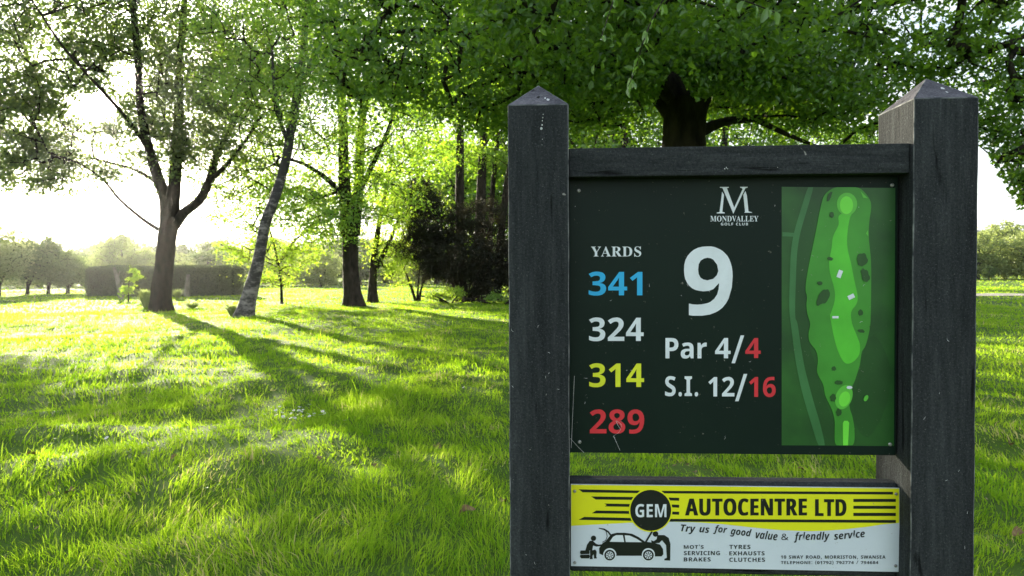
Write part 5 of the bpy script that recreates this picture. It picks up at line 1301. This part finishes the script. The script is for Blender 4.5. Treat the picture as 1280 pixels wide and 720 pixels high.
row = [(-40, 300), (20, 305), (78, 312), (112, 306), (150, 300), (196, 303), (232, 308), (268, 303), (306, 306), (342, 300), (378, 305), (412, 304), (446, 298), (482, 303), (516, 298), (550, 300), (590, 290), (628, 296)]
for k, (px, tp) in enumerate(row):
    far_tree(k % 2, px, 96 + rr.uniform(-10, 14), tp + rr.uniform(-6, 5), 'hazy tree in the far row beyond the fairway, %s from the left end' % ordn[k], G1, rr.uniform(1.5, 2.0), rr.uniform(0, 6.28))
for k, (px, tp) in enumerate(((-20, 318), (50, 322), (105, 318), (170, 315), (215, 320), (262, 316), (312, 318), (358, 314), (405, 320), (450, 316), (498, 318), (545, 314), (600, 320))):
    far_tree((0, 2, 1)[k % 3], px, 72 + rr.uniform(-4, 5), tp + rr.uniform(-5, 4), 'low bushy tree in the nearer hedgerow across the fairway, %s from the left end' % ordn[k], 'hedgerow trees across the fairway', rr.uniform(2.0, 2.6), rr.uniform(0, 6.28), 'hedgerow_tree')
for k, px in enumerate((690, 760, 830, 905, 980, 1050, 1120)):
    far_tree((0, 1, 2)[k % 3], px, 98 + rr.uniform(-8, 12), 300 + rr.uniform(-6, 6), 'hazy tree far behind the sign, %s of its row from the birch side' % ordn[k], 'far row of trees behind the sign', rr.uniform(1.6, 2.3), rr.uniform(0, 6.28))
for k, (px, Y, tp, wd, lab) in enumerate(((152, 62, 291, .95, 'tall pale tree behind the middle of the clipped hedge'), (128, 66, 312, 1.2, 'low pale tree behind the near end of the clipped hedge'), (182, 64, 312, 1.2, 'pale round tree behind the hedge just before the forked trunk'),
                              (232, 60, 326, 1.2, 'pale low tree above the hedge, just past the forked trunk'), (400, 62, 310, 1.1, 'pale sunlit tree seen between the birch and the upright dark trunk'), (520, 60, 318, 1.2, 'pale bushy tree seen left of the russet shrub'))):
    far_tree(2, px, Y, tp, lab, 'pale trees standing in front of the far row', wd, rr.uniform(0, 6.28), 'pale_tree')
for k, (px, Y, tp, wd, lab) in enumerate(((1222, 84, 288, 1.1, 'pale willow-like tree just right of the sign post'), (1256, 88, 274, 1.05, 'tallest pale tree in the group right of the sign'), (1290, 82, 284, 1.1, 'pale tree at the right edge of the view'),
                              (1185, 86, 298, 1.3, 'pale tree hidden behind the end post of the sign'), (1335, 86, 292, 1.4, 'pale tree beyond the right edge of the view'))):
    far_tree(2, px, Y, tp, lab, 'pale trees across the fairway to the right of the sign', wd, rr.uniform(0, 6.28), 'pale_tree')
far_tree(0, 1236, 80, 333, 'small dark bush in front of the pale trees right of the sign', None, 1.4, 1.0, 'round_bush')['category'] = 'bush'
# trees behind the sign that close the view under the big crown
bgk = [(700, 34, 40, 'leafy tree beyond the big trunk, behind the left part of the top rail'), (780, 30, 60, 'leafy tree closing the view left of the big trunk'), (905, 33, 70, 'leafy tree closing the view right of the big trunk'),
       (990, 38, 95, 'leafy tree seen above the right part of the top rail'), (650, 40, 30, 'leafy tree behind the slim dark stems'), (840, 42, 80, 'leafy tree straight behind the big trunk'), (1080, 46, 150, 'lower leafy tree beyond the pyramid cap of the sunlit post'), (575, 44, 60, 'leafy tree far behind the russet shrub')]
first = None
for k, (px, Y, tp, lab) in enumerate(bgk):
    p = at(px, 360, Y); H_ = at(px, tp, Y).z; loc = Vector((p.x, Y, gz(p.x, Y)))
    if k < 2:
        spines = [[(Vector((0, 0, -.2)), .35), (Vector((.1, 0, 2)), .27), (Vector((-.1, .1, 5)), .18), (Vector((.2, 0, 9)), .05)], [(Vector((.05, 0, 2.4)), .15), (Vector((1.4, .3, 4.5)), .1), (Vector((2.3, .4, 6.5)), .05)], [(Vector((0, 0, 2.6)), .15), (Vector((-1.5, -.2, 4.6)), .1), (Vector((-2.4, 0, 6.6)), .05)]]
        bl = [(Vector((0, 0, 6.5)), 3.6, 3.3, 3.4, 190), (Vector((-1.9, .3, 4.2)), 2.2, 2.2, 1.9, 80), (Vector((1.9, -.3, 4.2)), 2.2, 2.2, 1.9, 80), (Vector((.4, 0, 8.8)), 2, 2, 1.6, 50), (Vector((0, -1, 3)), 2.5, 2, 1.2, 50)]
        t = make_tree('leafy_tree', lab, 'tree', 'leafy trees behind the sign', Vector((0, 0, 0)), spines, bl, bark_dark, (lf_oak, lf_mid)[k], 34, .42, .17, 300 + k, flare=.3, zmin=1.2, kr=.008)
        if k == 0: first = t
        else: second = t
    else:
        t = copy_tree(first if k % 2 == 0 else second); t['label'] = lab
    t.location = loc; s = H_ / 10.3; t.scale = (s * 1.05, s * 1.05, s); t.rotation_euler = (0, 0, rr.uniform(0, 6.28))

# ---- the little orchard at the left edge
def orchard(px, Y, tp, lab, leafm, seed, two=False):
    b = base_at(px, Y); H_ = at(px, tp, Y).z
    sp = [[(b, .11), (b + Vector((.05, 0, H_ * .3)), .085), (b + Vector((-.1, 0, H_ * .6)), .05), (b + Vector((.1, 0, H_ * .9)), .02)], [(b + Vector((.03, 0, H_ * .15)), .07), (b + Vector((.5, .1, H_ * .45)), .05), (b + Vector((.9, .1, H_ * .7)), .02)],
          [(b + Vector((.02, 0, H_ * .25)), .05), (b + Vector((-.5, .1, H_ * .5)), .035), (b + Vector((-.9, .1, H_ * .7)), .02)]]
    c = b + Vector((0, 0, H_ * .6))
    bl = [(c, 1.5, 1.4, H_ * .3, 90), (c + Vector((-.9, 0, -.2)), .9, .9, H_ * .22, 40), (c + Vector((.9, 0, -.15)), .9, .9, H_ * .22, 40), (c + Vector((.2, 0, H_ * .27)), .7, .7, H_ * .12, 22), (c + Vector((0, 0, -H_ * .22)), 1.3, 1.1, H_ * .16, 40)]
    make_tree('orchard_tree', lab, 'tree', 'small trees at the left edge of the fairway', b, sp, bl, bark_dark, leafm, 24, .26, .16, seed, flare=.2, zmin=.8, kr=.006)
orchard(-2, 38.5, 280, 'small pale tree at the left edge of the view', lf_pale, 81)
orchard(34, 41, 297, 'small dusky round tree, second from the left edge', lf_far, 82)
orchard(60, 42.5, 294, 'tallest small dusky tree, its stem forked, left of the hedge', lf_far, 83)
orchard(84, 43.5, 318, 'low dusky tree closest to the clipped hedge', lf_far, 84)
orchard(-60, 40, 270, 'small dusky tree just outside the left edge of the view', lf_far, 85)

# ---- the clipped hedge
def hedge():
    rs = np.random.RandomState(5)
    x0 = at(105, 360, 38).x; x1 = at(292, 360, 38).x; y0, y1 = 38.0, 39.6
    top = at(200, 333.5, 38).z
    root = empty('clipped_hedge', ((x0 + x1) / 2, (y0 + y1) / 2, 0)); tag(root, 'long dark clipped box hedge behind the forked tree', 'hedge')
    c = np.array([(x0 + x1) / 2, (y0 + y1) / 2, 0]); hx, hy = (x1 - x0) / 2, (y1 - y0) / 2
    # dense inner body, rounded at its corners
    nu, nv = 90, 26
    V, Fc = [], []
    prof = []
    for k in range(nv):
        t = k / (nv - 1); a = -math.pi / 2 + t * math.pi
        prof.append((math.copysign(abs(math.sin(a)) ** .32, math.sin(a)), abs(math.cos(a)) ** .22))
    for i in range(nu):
        u = i / (nu - 1) * 2 - 1; e_ = (1 - abs(u) ** 14) ** .5 if abs(u) < 1 else .0
        e_ = max(e_, .55)
        for (sx, cz) in prof:
            V.append((u * (hx - .07), sx * (hy - .07) * e_, (cz * (top - .09)) * (0.93 + .07 * e_)))
    V = np.array(V) + rs.normal(0, .015, (len(V), 3))
    Fc = [(i * nv + j, (i + 1) * nv + j, (i + 1) * nv + j + 1, i * nv + j + 1) for i in range(nu - 1) for j in range(nv - 1)]
    e0 = list(range(nv)); e1 = [(nu - 1) * nv + j for j in range(nv)][::-1]
    dm = noise_mat('hedge_inside', [(0.35, (0.012, 0.018, 0.008)), (0.7, (0.035, 0.05, 0.02))], scale=8, rough=1, bump=.6)
    link('stems', pymesh('stems', V, Fc + [tuple(e0), tuple(e1)], True), dm, root)
    n = 60000
    face_ = rs.uniform(0, 1, n); P = np.zeros((n, 3))
    fr = face_ < .55; tp_ = (face_ >= .55) & (face_ < .75); bk = (face_ >= .75) & (face_ < .9); en = face_ >= .9
    u = rs.uniform(-1, 1, n); v = rs.uniform(0, 1, n)
    P[:, 0] = u * hx
    P[:, 1] = np.where(fr, -hy, np.where(bk, hy, (v * 2 - 1) * hy)); P[:, 2] = np.where(fr | bk, v * top, top)
    P[en, 0] = np.sign(u[en]) * hx; P[en, 1] = (rs.uniform(-1, 1, en.sum())) * hy; P[en, 2] = v[en] * top
    # soften the arrises
    ex = np.clip((np.abs(P[:, 0]) - (hx - .35)) / .35, 0, 1); ez = np.clip((P[:, 2] - (top - .25)) / .25, 0, 1); ey = np.clip((np.abs(P[:, 1]) - (hy - .2)) / .2, 0, 1)
    P[:, 2] -= .10 * np.maximum(ex * ez, ey * ez) ** 2; P[:, 0] -= np.sign(P[:, 0]) * .18 * (ex * np.maximum(ez, ey)) ** 2; P[:, 1] -= np.sign(P[:, 1]) * .1 * (ey * np.maximum(ez, ex)) ** 2
    P += rs.normal(0, .035, P.shape); P[:, 2] += .03 * np.sin(P[:, 0] * 1.7) + .02 * np.sin(P[:, 0] * 4.1)
    V, T = leaves(P, .075, rs, up=.3)
    link('foliage', np_mesh('foliage', V, T), lf_hedge, root)
hedge()

# ---- sapling, broken stump, pampas tufts in front of the hedge
Ys = 31
b = base_at(160, Ys)
sp = [[(b, .035)] + [(at(161, 358, Ys), .03), (at(164, 345, Ys), .02), (at(166, 334, Ys), .01)]]
make_tree('sapling', 'yellow-green sapling glowing against the dark hedge', 'sapling', None, b, sp, [(at(168, 345, Ys), .22, .2, .3, 14), (at(160, 362, Ys), .28, .2, .16, 12)], bark_dark, lf_lime, 22, .10, .13, 91, flare=0, zmin=.2, kr=.002, step=.15)
def stump(px0, px1, Y, tp, lab):
    b = base_at(px1, Y)
    root = empty('dead_stem', b); tag(root, lab, 'tree stump')
    V, T, _, _ = tube_spine([b - b, (at((px0 + px1) / 2, (366 + tp) / 2, Y) - b), (at(px0, tp, Y) - b)], [.13, .1, .06], 10, .12, int(px0))
    link('trunk', np_mesh('trunk', V, T, True), bark_mat('bark_bleached', (0.14, 0.12, 0.10), (0.34, 0.31, 0.27)), root)
    V, T, _, _ = tube_spine([(at((px0 + px1) / 2, (366 + tp) / 2, Y) - b), (at((px0 + px1) / 2 + 3, (360 + tp) / 2 - 8, Y) - b)], [.05, .025], 8, .1, 3)
    link('branches', np_mesh('branches', V, T, True), bpy.data.materials['bark_bleached'], root)
stump(142, 152, 34, 334, 'bleached leaning dead stem in front of the hedge')
stump(235, 233, 35, 343, 'short bleached upright dead stem at the hedge past the forked trunk')
def pampas(px, Y, h, w_, lab, n, seed):
    rs = np.random.RandomState(seed)
    b = base_at(px, Y, 0)
    V = []; T = []
    for k in range(n):
        a = rs.uniform(0, 2 * np.pi); l = h * rs.uniform(.5, 1.1); o = w_ * rs.uniform(.2, 1)
        d = np.array([math.cos(a), math.sin(a), 0]); s = np.array([-d[1], d[0], 0]) * .018
        p0 = d * .05; p1 = d * o * .5 + np.array([0, 0, l * .75]); p2 = d * o + np.array([0, 0, l * .9])
        i = len(V); V += [p0 - s, p0 + s, p1 + s, p1 - s, p2]; T += [(i, i + 1, i + 2), (i, i + 2, i + 3), (i + 3, i + 2, i + 4)]
    tag(link('tall_grass_tuft', np_mesh('tall_grass_tuft', np.array(V), np.array(T)), lf_pale, None, b), lab, 'grass tuft')
pampas(182, 24.5, .75, .5, 'pale feathery tuft against the left foot of the forked trunk', 260, 1)
pampas(222, 33, .5, .5, 'pale low tuft between the forked trunk and the hedge', 160, 2)
pampas(240, 24.5, .22, .6, 'green tuft standing in the sunlit grass right of the forked trunk', 160, 3)
pampas(290, 19.9, .38, .35, 'tall grass tuft at the foot of the birch', 160, 4)

# ---- leaves and daisies on the lawn
def dead_leaves():
    m = noise_mat('dry_leaf', [(0.3, (0.12, 0.075, 0.03)), (0.7, (0.27, 0.18, 0.08))], scale=30, rough=.8)
    rs = random.Random(4)
    V, Fc = [], []
    n = 6
    for i in range(n + 1):
        t = i / n; w_ = .028 * math.sin(math.pi * (0.06 + .9 * t)) ** .8
        for j in (-1, -.5, 0, .5, 1):
            V.append((w_ * j, (t - .5) * .09, .012 * abs(j) * (1 + math.sin(t * 5)) + .015 * math.sin(t * 3.1)))
    Fc = [(i * 5 + j, i * 5 + j + 1, i * 5 + 6 + j, i * 5 + 5 + j) for i in range(n) for j in range(4)]
    me = pymesh('fallen_leaf', V, Fc, True); me.materials.append(m)
    spots = [(218, 588, 'curled brown leaf lying in the shade midway along the left foreground'), (40, 587, 'brown leaf in the grass at the far left of the foreground'), (62, 624, 'brown leaf low in the left foreground, left of a second one'),
             (88, 620, 'brown leaf low in the left foreground, right of its twin'), (585, 657, 'largest brown leaf, in the grass close to the left sign post'), (468, 602, 'brown leaf lying in the sun patch left of the sign'),
             (397, 600, 'brown leaf in the middle of the foreground grass'), (1000, 588, 'brown leaf seen through the gap between the two boards'), (1262, 560, 'brown leaf in the grass to the right of the sign'),
             (548, 560, 'brown leaf up the lawn beside the left sign post'), (628, 640, 'brown leaf touching the foot line of the left sign post'), (1272, 690, 'brown leaf at the bottom right corner of the view')]
    for k, (px, py, lab) in enumerate(spots):
        Y = EYE * F / (py - 340); p = at(px, py, Y)
        o = bpy.data.objects.new('fallen_leaf', me); COL.objects.link(o)
        o.location = (p.x, p.y, gz(p.x, p.y) + .022)
        o.rotation_euler = (rs.uniform(-.5, .5), rs.uniform(-.5, .5), rs.uniform(0, 6.28)); s = rs.uniform(.5, .8) if k != 4 else .9; o.scale = (s, s, s)
        tag(o, lab, 'leaf', 'brown fallen leaves scattered over the lawn')
dead_leaves()
def daisies():
    mw = noise_mat('daisy_petal', [(0.3, (0.7, 0.7, 0.68)), (0.7, (0.82, 0.82, 0.8))], scale=200, rough=.6)
    my = noise_mat('daisy_centre', [(0.3, (0.6, 0.4, 0.03)), (0.7, (0.75, 0.55, 0.05))], scale=200, rough=.7)
    ms = noise_mat('daisy_stem', [(0.3, (0.06, 0.12, 0.02)), (0.7, (0.1, 0.18, 0.03))], scale=50, rough=.7)
    V, Fc = [], []
    for k in range(13):
        a = 2 * math.pi * k / 13; c, s = math.cos(a), math.sin(a); i = len(V)
        for (r_, w_) in ((.003, .001), (.009, .0024), (.013, .001)):
            V += [(c * r_ - s * w_, s * r_ + c * w_, .002 * (r_ / .013)), (c * r_ + s * w_, s * r_ - c * w_, .002 * (r_ / .013))]
        Fc += [(i, i + 1, i + 3, i + 2), (i + 2, i + 3, i + 5, i + 4)]
    pet = pymesh('petals', V, Fc); pet.materials.append(mw)
    V = [(0, 0, .004)]; Fc = []
    for k in range(8): V.append((.0038 * math.cos(k * math.pi / 4), .0038 * math.sin(k * math.pi / 4), .0018))
    Fc = [(0, 1 + k, 1 + (k + 1) % 8) for k in range(8)]
    cen = pymesh('flower_centre', V, Fc, True); cen.materials.append(my)
    V = [(.0008 * math.cos(k * 2.09), .0008 * math.sin(k * 2.09), z) for z in (-.075, 0) for k in range(3)]
    Fc = [(k, (k + 1) % 3, 3 + (k + 1) % 3, 3 + k) for k in range(3)]
    stm = pymesh('stem', V, Fc, True); stm.materials.append(ms)
    rs = random.Random(6)
    root = empty('daisy', (0, 0, 0)); tag(root, 'small white daisy in the loose patch of daisies in shade', 'flower', 'patch of white daisies in the lawn')
    for nm, me in (('petals', pet), ('flower_centre', cen), ('stem', stm)): link(nm, me, None, root)
    for k in range(46):
        px, py = rs.gauss(366, 22), rs.gauss(524, 7)
        if k > 38: px, py = rs.uniform(20, 610), rs.uniform(500, 660)
        Y = EYE * F / (py - 340); p = at(px, py, Y)
        o = root if k == 0 else copy_tree(root)
        o.location = (p.x, p.y, gz(p.x, p.y) + rs.uniform(.065, .09)); o.rotation_euler = (rs.uniform(-.2, .7), rs.uniform(-.4, .4), rs.uniform(0, 6.28))
        s = rs.uniform(.9, 1.4); o.scale = (s, s, 1)
daisies()

# ---- the air
def haze():
    me = box_mesh('haze', (-1500, -1500, -3.5), (1500, 1500, 95))
    m, nt, out = mat_new('morning_haze')
    v = nt.nodes.new('ShaderNodeVolumePrincipled')
    v.inputs['Color'].default_value = (0.96, 0.97, 1.0, 1); v.inputs['Density'].default_value = HAZE; v.inputs['Anisotropy'].default_value = 0.86
    nt.links.new(v.outputs[0], out.inputs['Volume'])
    o = link('haze', me, m); tag(o, 'thin sunlit evening haze over the course', kind='stuff')
HAZE = 0.00026
haze()
